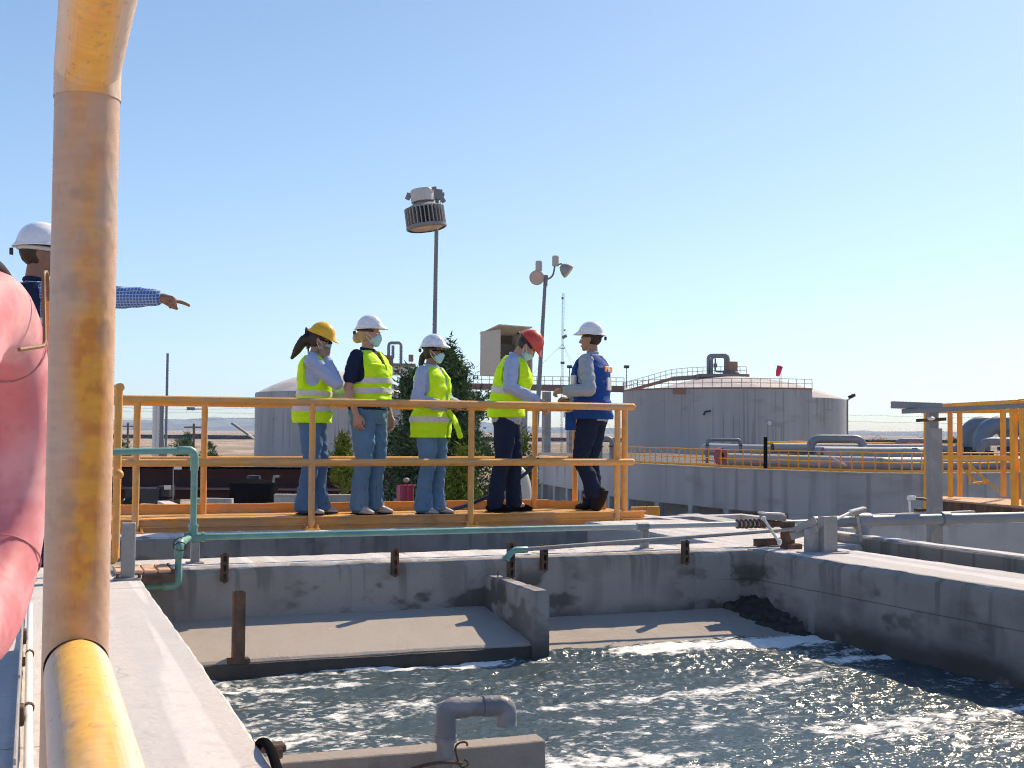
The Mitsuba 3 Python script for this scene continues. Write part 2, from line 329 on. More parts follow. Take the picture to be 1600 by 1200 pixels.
def ridge(R, h, a0, a1, seed, n=260):
    a = np.linspace(a0, a1, n); A, K = np.meshgrid(a, np.linspace(0, 1, 7), indexing='ij')
    hh = h * (.35 + .9 * meshkit.fbm(np.stack([A * 14, A * 0, A * 0 + seed], -1), 5, seed)) * (.55 + .45 * np.cos((A - a0) / (a1 - a0) * math.pi))
    rr = R + K * R * .10
    V = np.stack([rr * np.sin(A), rr * np.cos(A), GZ - 2 + hh * np.sin(K * math.pi * .5) ** 1.2 + h * .15 * (meshkit.fbm(np.stack([A * 160, K * 4, A * 0], -1), 3, seed) - .5) * K], -1)
    i, j = np.meshgrid(np.arange(n - 1), np.arange(6), indexing='ij')
    q = np.stack([i * 7 + j, (i + 1) * 7 + j, (i + 1) * 7 + j + 1, i * 7 + j + 1], -1).reshape(-1, 4)
    return trimesh.Trimesh(V.reshape(-1, 3), np.vstack([q[:, :3], q[:, [0, 2, 3]]]), process=False)
struct('hills', cat(ridge(7000, 75, -.5, 1.3, 3), ridge(9500, 165, -.5, 1.3, 8)), 'm_hill', True)

WZ = -.5
nx, ny = 380, 560
xs, ys = np.linspace(.50, 4.95, nx), np.linspace(.5, 7.2, ny)
X, Y = np.meshgrid(xs, ys, indexing='ij')
def swell(X, Y):
    h = 0 * X; calm = np.clip((meshkit.fbm(np.stack([X * 1.1, Y * 2.0, X * 0 + 2], -1), 3, 31) - .30) * 2.6, .10, 1.25)
    g = np.random.default_rng(11)
    wx, wy = X + .12 * (meshkit.fbm(np.stack([X * 2, Y * 2, X * 0], -1), 3, 5) - .5), Y + .12 * (meshkit.fbm(np.stack([X * 2, Y * 2, X * 0 + 9], -1), 3, 6) - .5)
    for L, s, k in ((.9, .012, 5), (.45, .025, 7), (.22, .05, 9), (.115, .12, 14), (.062, .17, 14)):
        for _ in range(k):
            a = g.normal(1.9, .75); ph = g.uniform(0, 6.28); kk = 2 * math.pi / (L * g.uniform(.75, 1.3))
            h = h + (calm if L < .2 else 1) * (s / kk / math.sqrt(k) * 1.41) * np.sin(kk * (wx * math.cos(a) + wy * math.sin(a)) + ph)
    return h
Z = WZ + swell(X, Y) + .012 * (meshkit.fbm(np.stack([X * 9, Y * 14, X * 0], -1), 4, 2) - .5)
Z += .018 * np.clip((meshkit.fbm(np.stack([X * 3, Y * 9, X * 0 + 4], -1), 4, 12) - .5) * 4, 0, 1) * np.exp(-((Y - 6.45) / .25) ** 2)
i, j = np.meshgrid(np.arange(nx - 1), np.arange(ny - 1), indexing='ij')
q = np.stack([i * ny + j, (i + 1) * ny + j, (i + 1) * ny + j + 1, i * ny + j + 1], -1).reshape(-1, 4)
def foam_glint_fn(p, n, uv):  # white foam, with sun glitter painted in as streaks and speckle
    a = fbm(p.x * 1.3 + .5 * p.y, p.y * 3.4, 2.0, octaves=4)
    b = fbm(p.x * 16, p.y * 24, 1.0, octaves=4); c = fbm(p.x * 60, p.y * 60, octaves=2)
    band = 1.25 * dr.exp(-dr.square((p.y - 6.48 - .1 * (a - .5)) / .13)) + .55 * dr.exp(-dr.square((p.y - 6.05 + .08 * (p.x - 2)) / .06)) + .45 * dr.exp(-dr.square((p.y - 5.0 - .12 * p.x) / .07)) + .4 * dr.exp(-dr.square((p.y - 4.1 - .1 * p.x) / .10))
    return dr.clip(smoothstep(.53, .82, a * .36 + b * .50 + .20 * c + .36 * band * smoothstep(.35, .6, a) - .02) + .5 * smoothstep(.68, .78, fbm(p.x * 30, p.y * 52, 7.0, octaves=2)) * smoothstep(.42, .58, a), 0, 1) * .9
mat('m_waterbody', {'type': 'bumpmap', 'arbitrary': proc(lambda p, n, uv: .0052 * fbm(p.x * 48, p.y * 70, octaves=3), 1e-3), 'scale': 1.0,
                    'bsdf': {'type': 'roughplastic', 'diffuse_reflectance': rgb(.06, .088, .10), 'int_ior': 1.33, 'alpha': .07}})
mat('m_foam_glint', {'type': 'principled', 'base_color': rgb(.78, .78, .76), 'roughness': .7})  # one white for both real foam and painted glints
mat('m_water', two({'type': 'blendbsdf', 'weight': proc(foam_glint_fn), 'a': scene.pop('m_waterbody'), 'b': scene.pop('m_foam_glint')}))
struct('water', trimesh.Trimesh(np.stack([X, Y, Z], -1).reshape(-1, 3), np.vstack([q[:, :3], q[:, [0, 2, 3]]]), process=False), 'm_water', True)

# ---------------------------------------------------------------- the open tank in front
tank = thing('aeration_tank', 'open concrete tank full of churning grey water, low walls all round', 'concrete tank')
# side = left of the direction of travel
for k, (y0, y1) in enumerate(((-2.5, 3.293), (3.298, 6.4), (6.404, 7.245))):
    part(tank, 'walkway_slab', run(chprof(-.56, 1.6, -1.2, 0, .018), (0, y0), (0, y1), int((y1 - y0) * 26), .008, k), 'm_top_lit', 40)
part(tank, 'back_wall', run(chprof(-.47, 0, -5, 0, .035), (.4, 7.25), (4.9, 7.25), 60, .010, 5), 'm_wall_shade', 40) if 0 else None
part(tank, 'back_wall', run([(0, -5), (.46, -5), (.46, -.03), (.43, 0), (.04, 0), (.012, -.015), (0, -.045)], (.3, 7.25), (4.72, 7.25), 180, .010, 5), 'm_wall_shade', 40)
part(tank, 'wall_top_lit', run([(.02, -.03), (.44, -.03), (.44, .0045), (.045, .0045), (.02, -.012)], (.562, 7.25), (4.66, 7.25), 180, .008, 9), 'm_top_lit', 40)  # thin pale cap painting the sunlit top of the wall
part(tank, 'right_wall', run([(-.62, -5), (.0, -5), (.0, -.03), (-.025, 0), (-.6, 0), (-.62, -.02)], (4.92, .3), (4.66, 7.25), 240, .009, 6), 'm_wall_shade', 40)
part(tank, 'right_wall_top_lit', run([(-.6, -.03), (-.02, -.03), (-.02, -.012), (-.045, .0045), (-.6, .0045)], (4.92, .3), (4.66, 7.25), 240, .006, 8), 'm_top_lit', 40)  # pale cap again, sunlight put into the colour
part(tank, 'right_wall_extension', run([(-.92, -5), (.06, -5), (.06, -.02), (.04, .0), (-.9, .0), (-.92, -.02)], (4.70, 7.26), (4.70, 9.925), 30, .008, 16), 'm_top_lit', 40)
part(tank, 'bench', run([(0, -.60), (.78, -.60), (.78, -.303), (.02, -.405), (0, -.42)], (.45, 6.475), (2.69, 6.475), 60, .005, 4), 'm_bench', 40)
part(tank, 'bench_front', run([(-.016, -1.5), (.3, -1.5), (.3, -.5), (.01, -.425), (-.016, -.43)], (.45, 6.475), (2.70, 6.475), 40, .010, 7), 'm_damp_shade', 40)
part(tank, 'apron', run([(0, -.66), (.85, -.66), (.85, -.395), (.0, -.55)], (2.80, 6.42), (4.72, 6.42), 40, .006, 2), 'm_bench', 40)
part(tank, 'dividing_pier', run([(-.10, -1.5), (0, -1.5), (0, -.13), (-.015, -.11), (-.085, -.11), (-.10, -.13)], (2.69, 6.45), (2.69, 7.255), 40, .010, 3), 'm_wall_shade', 40)
# dried sludge heaped in the far corner
g = meshkit.fbm
pts = [np.array([(4.38, 7.24, -.46), (4.5, 7.24, -.36), (4.70, 7.24, -.30), (4.75, 6.95, -.32), (4.84, 6.6, -.42), (4.88, 6.2, -.50), (4.6, 6.7, -.53), (4.4, 7.0, -.50), (4.5, 7.05, -.41), (4.66, 6.95, -.40), (4.8, 7.24, -.5)])] if 1 else [ell(c, r) for c, r in (((4.70, 7.22, -.36), (.10, .07, .08)), ((4.78, 7.08, -.39), (.10, .12, .11)), ((4.84, 6.86, -.44), (.10, .16, .10)), ((4.62, 7.05, -.45), (.22, .20, .06)), ((4.74, 7.16, -.33), (.16, .10, .07)), ((4.86, 6.55, -.48), (.07, .22, .06)), ((4.88, 6.0, -.50), (.05, .4, .035)))]
sl = soft(U([hull(p) for p in pts]), .014, 2, .055, 4, (17, 17, 17)); part(tank, 'sludge_deposit', sl, mat('m_sludge', prin((.03, .028, .026), .55, .4)), 40)

# ---------------------------------------------------------------- channel wall under the catwalk, neighbouring basin
cw = thing('channel_wall', 'thick concrete wall carrying the yellow catwalk', 'concrete wall')
part(cw, 'wall', run([(0, -5), (1.75, -5), (1.75, -.08), (1.72, -.054), (.03, -.054), (0, -.08)], (-1.5, 9.95), (5.5, 9.85), 60, .010, 21), 'm_wall_shade', 40)
part(cw, 'wall_top_lit', run([(.02, -.08), (1.73, -.08), (1.73, -.05), (.03, -.05), (.012, -.062)], (-1.5, 9.95), (5.5, 9.85), 60, .006, 22), 'm_top_lit', 40)  # paler cap over the darkened wall, sun painted on top
part(cw, 'channel_floor', box((2.6, 8.8, -1.4), (4.3, 2.3, .2)), 'm_wall_shade')
part(cw, 'left_platform', run([(0, -1.2), (1.9, -1.2), (1.9, -.02), (0, -.02)], (.30, 7.26), (.30, 9.93), 14, .006, 23), 'm_top_lit', 40)
bs = thing('neighbouring_basin', 'low pale concrete basin right of the tank, behind the grey pipe', 'concrete basin')
part(bs, 'end_wall', run([(0, -3), (.35, -3), (.35, -.06), (.33, -.04), (.02, -.04), (0, -.06)], (6.42, 9.35), (16, 9.05), 40, .010, 31), 'm_light_wall', 40)
part(bs, 'side_wall', run([(-.25, -3), (0, -3), (0, -.06), (-.25, -.06)], (6.16, 9.0), (6.42, 11.4), 12, .01, 33), 'm_light_wall', 40)
part(bs, 'curb', run([(-.16, -3), (0, -3), (0, .045), (-.02, .06), (-.14, .06), (-.16, .045)], (5.62, .3), (5.62, 7.9), 60, .006, 32), 'm_wall_shade', 40); part(bs, 'curb_top_lit', run([(-.135, .03), (-.02, .03), (-.025, .0635), (-.13, .0635)], (5.62, .3), (5.62, 7.9), 60, .004, 37), 'm_top_lit', 40)  # curb body darkened for its shaded side, cap paled for sun
part(bs, 'floor', box((10.8, 5, -1.6), (10, 9, .2)), 'm_light_wall')
part(bs, 'cross_wall', run([(0, -3), (.25, -3), (.25, -.10), (0, -.10)], (5.66, 9.97), (6.2, 9.95), 6, .006, 34), 'm_light_wall', 40)
part(bs, 'frame_beam', bar((5.661, 11.017, -0.1), (7.125, 11.177, -0.1), .14, .08), 'm_top_lit')
part(bs, 'frame_beam', bar((5.971, 11.401, -0.1), (6.182, 8.476, -0.1), .14, .08), 'm_top_lit')
part(bs, 'frame_beam', bar((7.071, 11.092, -0.1), (7.017, 9.233, -0.1), .12, .08), 'm_top_lit')

# ---------------------------------------------------------------- catwalk
cwk = thing('catwalk', 'yellow steel catwalk with two-rail handrails, five people standing on it', 'catwalk')
CW0, CW1 = np.array([.2, 10.37]), np.array([5.42, 10.20])
cdir = (CW1 - CW0) / np.linalg.norm(CW1 - CW0); cnr = np.array([-cdir[1], cdir[0]])
def cwp(s, d, z): p = CW0 + cdir * s + cnr * d; return (p[0], p[1], z)
L = 5.22
part(cwk, 'deck', box(cwp(L / 2, .55, .02), (L, .92, .03), rotz(math.atan2(cdir[1], cdir[0]))), mat('m_deck', prin((.50, .27, .09), .8, .2)))
for d in (0.06, 1.02):                       # side channels: web and two flanges
    sg = 1 if d < .5 else -1
    part(cwk, 'side_channel', cat(bar(cwp(0, d, .0), cwp(L, d, .0), .012, .125), bar(cwp(0, d - sg * .02, .057), cwp(L, d - sg * .02, .057), .045, .012), bar(cwp(0, d - sg * .02, -.006), cwp(L, d - sg * .02, -.006), .045, .010), bar(cwp(0, d - sg * .02, -.048), cwp(L, d - sg * .02, -.048), .06, .010)), 'm_catwalk')
part(cwk, 'toe_board', cat(bar(cwp(0, 1.03, .070), cwp(4.62, 1.03, .070), .01, .10), bar(cwp(0, 1.02, .118), cwp(4.62, 1.02, .118), .035, .01)), 'm_catwalk')
part(cwk, 'toe_board', bar(cwp(4.62, 1.03, .07), cwp(5.12, .72, .07), .01, .09), 'm_catwalk')
def rail(s0, s1, d, z, r=.034):
    a, b = np.array(cwp(s0, d, z)), np.array(cwp(s1, d, z))
    return cat(rod(a, b, r, 18), tm(hull(ell(b, (r, r, r)))))
for z, nm in ((1.045, 'top_rail'), (.525, 'mid_rail')):
    part(cwk, nm, rail(-.2, 5.06, 0, z, .034 if z > 1 else .032), 'm_catwalk')
    part(cwk, nm, rail(-.2, 4.95, 1.0, z, .034 if z > 1 else .032), 'm_catwalk')
for px in (215, 489, 737, 965, 978.5):
    p = ((0.792, 10.35, 1.066), (2.233, 10.3, 1.09), (3.675, 10.28, 1.115), (5.127, 10.25, 1.14), (5.223, 10.24, 1.141))[(215, 489, 737, 965, 978.5).index(px)]
    dd = .05 if px == 978.5 else 0
    po = part(cwk, 'post', rod((p[0], p[1] + dd, -.045), (p[0], p[1] + dd, 1.045), .0285, 16), 'm_catwalk')
    part(po, 'base_plate', cat(box((p[0], p[1] + dd, -.042), (.13, .13, .014)), *[rod((p[0] + a, p[1] + dd + b, -.04), (p[0] + a, p[1] + dd + b, -.01), .010, 6) for a in (-.045, .045) for b in (-.045, .045)]), 'm_catwalk')
for p in ((1.451, 11.27, 0.983), (3.079, 11.25, 1.005), (4.697, 11.24, 1.027), (5.134, 11.22, 1.033)):
    part(cwk, 'post', rod((p[0], p[1], .0), (p[0], p[1], 1.045), .0285, 16), 'm_catwalk')
solo('lower_handrail', cat(*[rod((7.841, 15.24, -0.266), (8.209, 15.094, -0.254), .03, 8)], *[rod(a, b, .03, 8) for a, b in (((7.933, 15.204, -0.265), (7.939, 15.215, -0.58)), ((8.192, 15.101, -0.263), (8.199, 15.112, -0.578)))], box((8.093, 15.142, -0.309), (.12, .06, .16))), 'm_platform', 'short yellow handrail low down just past the right end of the catwalk', 'handrail')

# ---------------------------------------------------------------- foreground railing
fr = thing('pipe_railing', 'worn yellow pipe railing close to the camera, its end post running from top to bottom', 'railing')
PX, PY = .038, 1.112
part(fr, 'post', tube([(PX, PY, z) for z in np.linspace(0, 1.09, 60)], .0272, 48, False), 'm_pole', True)
part(fr, 'post_bevel', tube([(PX, PY, 1.0895), (PX - .0002, PY - .0005, 1.1005)], [.0272, .0268], 48, False), mat('m_weld', prin((.10, .07, .05), .8, .2)), True)
part(fr, 'top_rail', tube(arc([(PX, PY + .0, 1.088), (PX, PY - .0, 1.118), (PX + .001, PY - .12, 1.128), (PX + .002, -.8, 1.128)], .05, 10), .0280, 48, False), 'm_rail', True)
part(fr, 'mid_rail', tube([(PX + .001, y, .597) for y in np.linspace(PY - .006, -.9, 50)], .0268, 48), 'm_rail', True)
for y in (-.9,): part(fr, 'post', tube([(PX, y, z) for z in np.linspace(0, 1.12, 20)], .0292, 32), 'm_pole', True)

# the rails beyond it, seen end on
br = thing('walkway_railing', 'orange pipe railing end behind the foreground post, above the grey stub post', 'railing')
BX, BY = .475, 7.62
part(br, 'post', rod((BX, BY, .03), (BX, BY, 1.05), .0235, 16), 'm_catwalk')
part(br, 'top_rail', tube(arc([(BX + .004, BY - .04, 1.05), (BX, BY, 1.05), (BX - .0, 9.8, 1.05)], .01), .026, 16), 'm_catwalk')
part(br, 'mid_rail', cat(rod((BX, BY - .05, .53), (BX, 9.8, .53), .026, 16), tm(hull(ell((BX + .004, BY - .05, .53), .030)))), 'm_catwalk')
part(br, 'bottom_loop', tube(arc([(BX - .10, BY - .02, .40), (BX - .10, BY - .02, .01), (BX, BY - .02, .01), (BX, BY - .02, .08)], .04), .016, 10), 'm_catwalk')
st = thing('stub_post', 'short grey square steel post bolted to the walkway left of the teal pipe', 'post')
part(st, 'post', box((.487, 6.79, .155), (.072, .072, .29), rotz(-.1)), 'm_steel')
part(st, 'base_plate', box((.487, 6.79, .006), (.14, .14, .012), rotz(-.1)), 'm_steel')
for a in (-1, 1): part(st, 'bolt', rod((.487 + .055 * a, 6.735, .01), (.487 + .055 * a, 6.735, .035), .009, 6), 'm_rusty')
gt = thing('grating_tray', 'small orange grating tray at the far left corner of the tank', 'grating')
for k in range(4): part(gt, 'board', box((.47 + .075 * k, 7.10, .015 + .002 * (k % 2)), (.068, .30, .02)), mat('m_tray', prin(proc(rust_paint_fn((.55, .33, .20), (.35, .18, .09), (.60, .42, .30), .5, .7)), .8, .2)))
part(gt, 'frame', cat(bar((.74, 6.94, .0), (.74, 7.25, .0), .02, .06), bar((.42, 6.945, -.02), (.75, 6.945, -.02), .02, .05)), 'm_rusty')
cd = thing('conduit', 'thin pale conduit running along the walkway floor beside the foreground post', 'conduit')
part(cd, 'pipe', tube([(.006 + .002 * math.sin(y), y, .035) for y in np.linspace(1.2, 5.7, 20)], .011, 12), 'm_white_paint')
for y in (2.2, 2.85, 3.6, 4.45): part(cd, 'clamp', cat(tube([(.006, y - .012, .035), (.006, y + .012, .035)], .0145, 12), box((-.012, y, .012), (.03, .03, .024))), 'm_rusty')
tpl = thing('toe_plate', 'low steel toe plate standing along the walkway left of the pale conduit', 'toe plate')
for y0_, y1_ in ((1.2, 2.55), (2.60, 3.42), (3.47, 4.78)): part(tpl, 'plate', bar((-.020, y0_, .075), (-.020, y1_, .075), .006, .15), 'm_steel')
for y0_ in (2.57, 3.45, 4.74): part(tpl, 'clip', box((-.014, y0_, .05), (.018, .06, .05)), 'm_rusty')

# ---------------------------------------------------------------- life ring hung on the railing
lr = thing('life_ring', 'faded red life ring hung on the railing at the left edge, seen almost edge on', 'life ring')
RC = np.array([-.084, 2.42, .722]); RR = rotz(-.20) @ roty(.03)
def ringmesh(Rm, a, b, n=72, m=28):
    u, v = np.meshgrid(np.arange(n) * 2 * math.pi / n, np.arange(m) * 2 * math.pi / m, indexing='ij')
    ca, sa = np.cos(v), np.sin(v)
    ex = 2 / 2.3
    px = a * np.sign(ca) * np.abs(ca) ** ex; pr = b * np.sign(sa) * np.abs(sa) ** ex
    P = np.stack([px, (Rm + pr) * np.cos(u), (Rm + pr) * np.sin(u)], -1)
    P = P @ RR.T + RC
    i, j = np.meshgrid(np.arange(n), np.arange(m), indexing='ij')
    q = np.stack([i * m + j, ((i + 1) % n) * m + j, ((i + 1) % n) * m + (j + 1) % m, i * m + (j + 1) % m], -1).reshape(-1, 4)
    t = trimesh.Trimesh(P.reshape(-1, 3), np.vstack([q[:, :3], q[:, [0, 2, 3]]]), process=False); t.fix_normals(); return t
part(lr, 'ring', ringmesh(.288, .062, .080), 'm_ring', True)
def onring(u, off=.0, x=0): return RC + RR @ np.array([x, (.288 + .088 + off) * math.cos(u), (.288 + .088 + off) * math.sin(u)])
part(lr, 'grab_rope', tube([onring(u, .004 + .05 * abs(math.sin(2 * (u - .8))) * 0) for u in np.linspace(.62, 2.3, 40)], .011, 10), 'm_rope', True)
for u in (.95, 2.5, 4.0, 5.6):
    part(lr, 'band', tube([RC + RR @ np.array([.066 * math.cos(t), (.288 + .084 * math.sin(t)) * math.cos(u), (.288 + .084 * math.sin(t)) * math.sin(u)]) for t in np.linspace(0, 2 * math.pi, 30)], .0018, 6), 'm_ring_seam', True)
hk = thing('ring_hanger', 'brown bent steel hanger loop between the red life ring and the post', 'hanger')
part(hk, 'loop', tube(arc([(0.023, 2.509, 1.048), (0.019, 2.508, 1.105), (0.012, 2.479, 1.099), (0.014, 2.459, 1.043), (0.017, 2.408, 0.954), (-0.026, 2.318, 0.94)], .012), .0038, 8), mat('m_brown', prin((.22, .13, .06), .6, .4)))
part(hk, 'bracket', box((0.025, 2.673, 0.971), (.02, .03, .20)), 'm_catwalk')

# ---------------------------------------------------------------- pipes around the tank
TY, TZ = 7.42, .160
tp = thing('water_pipe', 'teal plastic pipe run above the back wall of the tank, turning grey to the right', 'pipe')
tx0 = .90
part(tp, 'main_pipe', tube([(x, TY, TZ) for x in np.linspace(tx0, 5.33, 60)], .0195, 20), 'm_teal', True)
part(tp, 'riser', tube(arc([(tx0, TY, TZ), (tx0, TY, (0.873, 7.42, 0.679)[2]), (.05, TY - .1, (0.339, 7.35, 0.658)[2])], .05, 8), .0195, 20), 'm_teal', True)
part(tp, 'elbow', cat(tube(arc([(tx0, TY, (0.876, 7.42, 0.557)[2]), (tx0, TY, (0.873, 7.42, 0.679)[2]), (tx0 - .10, TY - .01, (0.873, 7.42, 0.679)[2] - .002)], .055, 8), .0255, 20)), 'm_teal', True)
part(tp, 'tee', cat(rod((tx0 - .05, TY, TZ), (tx0 + .06, TY, TZ), .026, 20), rod((tx0, TY, TZ), (tx0, TY, TZ + .075), .026, 20), rod((tx0 - .055, TY, TZ), (tx0 - .04, TY, TZ), .030, 20), rod((tx0 + .05, TY, TZ), (tx0 + .066, TY, TZ), .030, 20), rod((tx0, TY, TZ + .06), (tx0, TY, TZ + .076), .030, 20)), 'm_teal')
dz = (0.777, 7.15, -0.089)[2]
part(tp, 'drop_pipe', tube(arc([(tx0 - .02, TY, TZ), (tx0 - .11, 7.15, TZ - .01), (tx0 - .115, 7.15, dz), (.3, 7.15, dz - .005)], .045, 8), .0185, 20), 'm_teal', True)
part(tp, 'elbow', tube(arc([(tx0 - .07, 7.27, TZ - .006), (tx0 - .11, 7.15, TZ - .01), (tx0 - .112, 7.15, TZ - .09)], .05, 8), .0255, 20), 'm_teal', True)
part(tp, 'elbow', tube(arc([(tx0 - .115, 7.15, dz + .09), (tx0 - .115, 7.15, dz), (tx0 - .20, 7.15, dz - .001)], .05, 8), .0255, 20), 'm_teal', True)
part(tp, 'cable', tube([(tx0 - .11 + .035 * math.cos(t), 7.15 - .03, TZ + .03 * math.sin(t) - .004 * t) for t in np.linspace(1.2, 9, 40)], .003, 6), 'm_dark', True)
for x in (tx0 + .015, 3.93): part(tp, 'support', cat(box((x, TY + .02, .066), (.05, .05, .135)), box((x, TY + .02, .006), (.10, .10, .012))), 'm_steel')
part(tp, 'coupling', rod((3.86, TY, TZ), (3.95, TY, TZ), .025, 20), 'm_greypipe')
part(tp, 'large_tee', cat(tube([(5.30, TY, TZ), (5.60, TY, TZ)], .042, 20), rod((5.68, TY, TZ), (5.80, TY, TZ), .060, 20), rod((5.74, TY, TZ), (5.74, TY, TZ - .18), .050, 20), rod((5.74, TY, TZ - .1), (5.74, TY, TZ - .13), .058, 20)), 'm_greypipe')
part(tp, 'large_pipe', tube([(x, TY - .02 * (x - 5.6), TZ + .002 * (x - 5.6)) for x in np.linspace(5.6, 10.5, 30)], .040, 20), 'm_greypipe', True)
part(tp, 'collar', rod((6.46, TY - .01, TZ), (6.53, TY - .01, TZ), .056, 20), 'm_greypipe')
part(tp, 'leg', rod((5.74, TY, TZ - .18), (5.74, TY, -1.0), .028, 14), 'm_greypipe')

def unistrut(x, y, z0, z1, yaw=0):
    s = [box((0, .02, (z0 + z1) / 2), (.042, .005, z1 - z0)), box((-.019, .0, (z0 + z1) / 2), (.005, .04, z1 - z0)), box((.019, .0, (z0 + z1) / 2), (.005, .04, z1 - z0)),
         box((-.014, -.019, (z0 + z1) / 2), (.012, .004, z1 - z0)), box((.014, -.019, (z0 + z1) / 2), (.012, .004, z1 - z0))]
    k = int((z1 - z0) / .05)
    s += [box((0, -.019, z0 + (i + .0) * (z1 - z0) / k), (.02, .004, .018)) for i in range(k + 1)]
    m = cat(*s); m.vertices = m.vertices @ rotz(yaw).T + np.array([x, y, 0]); return m
for x, z0, z1, w in (((1.058, 7.22, 0.003)[0], -.085, .075, 'nearest the teal drop pipe'), ((2.089, 7.22, -0.012)[0], -.085, .075, 'second from the left'), ((3.087, 7.22, -0.012)[0], -.09, .075, 'right behind the concrete pier'), ((4.128, 7.22, -0.01)[0], -.08, .07, 'rightmost, below the pipe support')):
    solo('strut_bracket', unistrut(x, 7.222, z0, z1), 'm_rusty', f'rusty slotted strut bracket on the back tank wall, {w}', 'bracket', 'rusty strut brackets on the back wall', 20)
solo('strut_post', cat(unistrut((2.824, 7.14, 0.012)[0], 7.14, -.115, .10), rod(((2.723, 7.1, -0.072)[0], 7.10, -.12), ((2.723, 7.1, -0.072)[0], 7.10, -.07), .004, 6)), 'm_rusty', 'rusty slotted strut standing on the concrete pier', 'bracket', None, 20)
sp = thing('spray_pipe', 'thin grey pipe ending in a teal spout over the concrete pier', 'pipe')
a, b = np.array((2.876, 7.12, 0.057)), np.array((4.991, 7.12, 0.143))
part(sp, 'pipe', tube([a, a + (b - a) * .5, b], .0135, 12), 'm_steel', True)
part(sp, 'spout', tube(arc([a + [.05, 0, .0], a + [-.05, -.01, 0.0], a + [-.10, -.02, -.055]], .06, 8), .021, 14), 'm_teal', True)
part(sp, 'rim', tube([a + [-.096, -.02, -.048], a + [-.104, -.02, -.06]], .026, 14), 'm_teal', True)
# square tube standing on the bench
sq = thing('bench_post', 'dark rusty square tube standing at the edge of the submerged bench', 'post')
bp = np.array([1.03, 6.50])
part(sq, 'tube', cat(*[box((bp[0] + .028 * c, bp[1] + .028 * s, -.28), (.006 if c else .062, .006 if s else .062, .46)) for c, s in ((1, 0), (-1, 0), (0, 1), (0, -1))]), 'm_rusty')
part(sq, 'foot', box((bp[0], bp[1], -.46), (.12, .06, .12)), 'm_rusty')

# gooseneck and beam in front
bm = thing('cross_beam', 'weathered concrete beam across the water at the bottom of the picture', 'beam')
part(bm, 'beam', run([(-.045, -.29), (.045, -.29), (.045, -.17), (.04, -.166), (-.04, -.166), (-.045, -.17)], (.50, 3.60), (1.515, 3.565), 30, .004, 41), mat('m_beam', bumped(prin(proc(concrete_fn((.30, .26, .23), (.16, .14, .13), (.05, .045, .04), .9)), .85, .25))), 40)
solo('bracket_stub', cat(box((0.633, 3.393, -0.078), (.075, .05, .02)), box((0.65, 3.386, -0.089), (.02, .05, .03))), 'm_rusty', 'small rusty steel stub on the ledge edge left of the gooseneck', 'bracket')
gn = thing('gooseneck_pipe', 'dark grey plastic gooseneck pipe bent over the water in front of the beam', 'pipe')
G0 = np.array((1.167, 3.47, -0.167)); gr = .0285
gz = (1.255, 3.47, -0.029)[2]; gx1 = (1.357, 3.47, -0.037)[0]; gyr = 3.455
part(gn, 'standpipe', rod((G0[0], 3.47, -1.2), (G0[0], 3.47, gz - .02), gr - .002, 24), 'm_goose')
part(gn, 'elbow', tube(arc([(G0[0], 3.47, gz - .085), (G0[0], 3.47, gz), (G0[0] + .068, 3.468, gz)], .052, 10), gr + .003, 28), 'm_goose', 50)
part(gn, 'elbow', tube(arc([(gx1 - .075, gyr + .005, gz), (gx1, gyr, gz), (gx1, gyr, gz - .062)], .052, 10), gr + .003, 28), 'm_goose', 50)
part(gn, 'cross_pipe', rod((G0[0] + .06, 3.468, gz), (gx1 - .06, gyr + .005, gz), gr, 24), 'm_goose')
part(gn, 'socket', rod((G0[0], 3.47, gz - .098), (G0[0], 3.47, gz - .08), gr + .006, 28), 'm_goose')
tw = thing('tie_wire', 'twisted rusty wire tying the gooseneck pipe to the beam', 'wire')
part(tw, 'strap', tube([(G0[0] - .12 + .16 * t, 3.435 - .004 * math.sin(t * 3), -.188 + .012 * math.sin(t * 3)) for t in np.linspace(0, 1, 14)], .005, 8), 'm_rusty', True)
part(tw, 'coil', tube([(G0[0] + .045 + .018 * math.cos(t) + .004 * math.sin(t * 2.3), 3.455 + .01 * math.sin(t), -.14 - .008 * t + .02 * math.sin(t)) for t in np.linspace(0, 7, 50)], .0035, 6), 'm_rusty', True)
solo('black_hose', tube([(.545 + .02 * t, 2.75 + .45 * t, -.03 + .09 * math.sin(t * 2.2) - .06 * t) for t in np.linspace(0, 1.2, 14)], .012, 10), 'm_black', 'black hose bent over the ledge at the bottom left of the water', 'hose')

# gate hardware on the far right corner of the tank
gs = thing('gate_stand', 'grey steel channel stand bolted to the right tank wall', 'stand')
sx, sy = 4.93, 6.78
part(gs, 'column', cat(box((sx + .055, sy, .125), (.095, .012, .25)), box((sx + .006, sy + .03, .125), (.010, .07, .25)), box((sx + .104, sy + .03, .125), (.010, .07, .25))), 'm_steel')
part(gs, 'web_plate', box((sx - .06, sy + .05, .085), (.12, .010, .17)), 'm_steel')
part(gs, 'base_plate', box((sx, sy + .02, .008), (.30, .16, .012)), 'm_steel')
part(gs, 'arm', bar((4.883, 6.8, 0.229), (4.775, 6.9, 0.151), .03, .045), 'm_steel')
part(gs, 'arm', bar((4.899, 6.8, 0.169), (4.789, 6.95, 0.108), .03, .05), 'm_steel')
ga = thing('counterweight_lever', 'pale lever rod with a roller end reaching up from the stand over the pipe', 'lever')
part(ga, 'rod', rod((5.065, 6.85, 0.218), (5.283, 6.95, 0.264), .009, 10), 'm_white_paint')
part(ga, 'roller', rod((5.288, 6.95, 0.25), (5.396, 6.95, 0.28), .020, 14), 'm_steel')
part(ga, 'hood', bar((5.262, 6.93, 0.27), (5.38, 6.93, 0.294), .05, .012), 'm_white_paint')
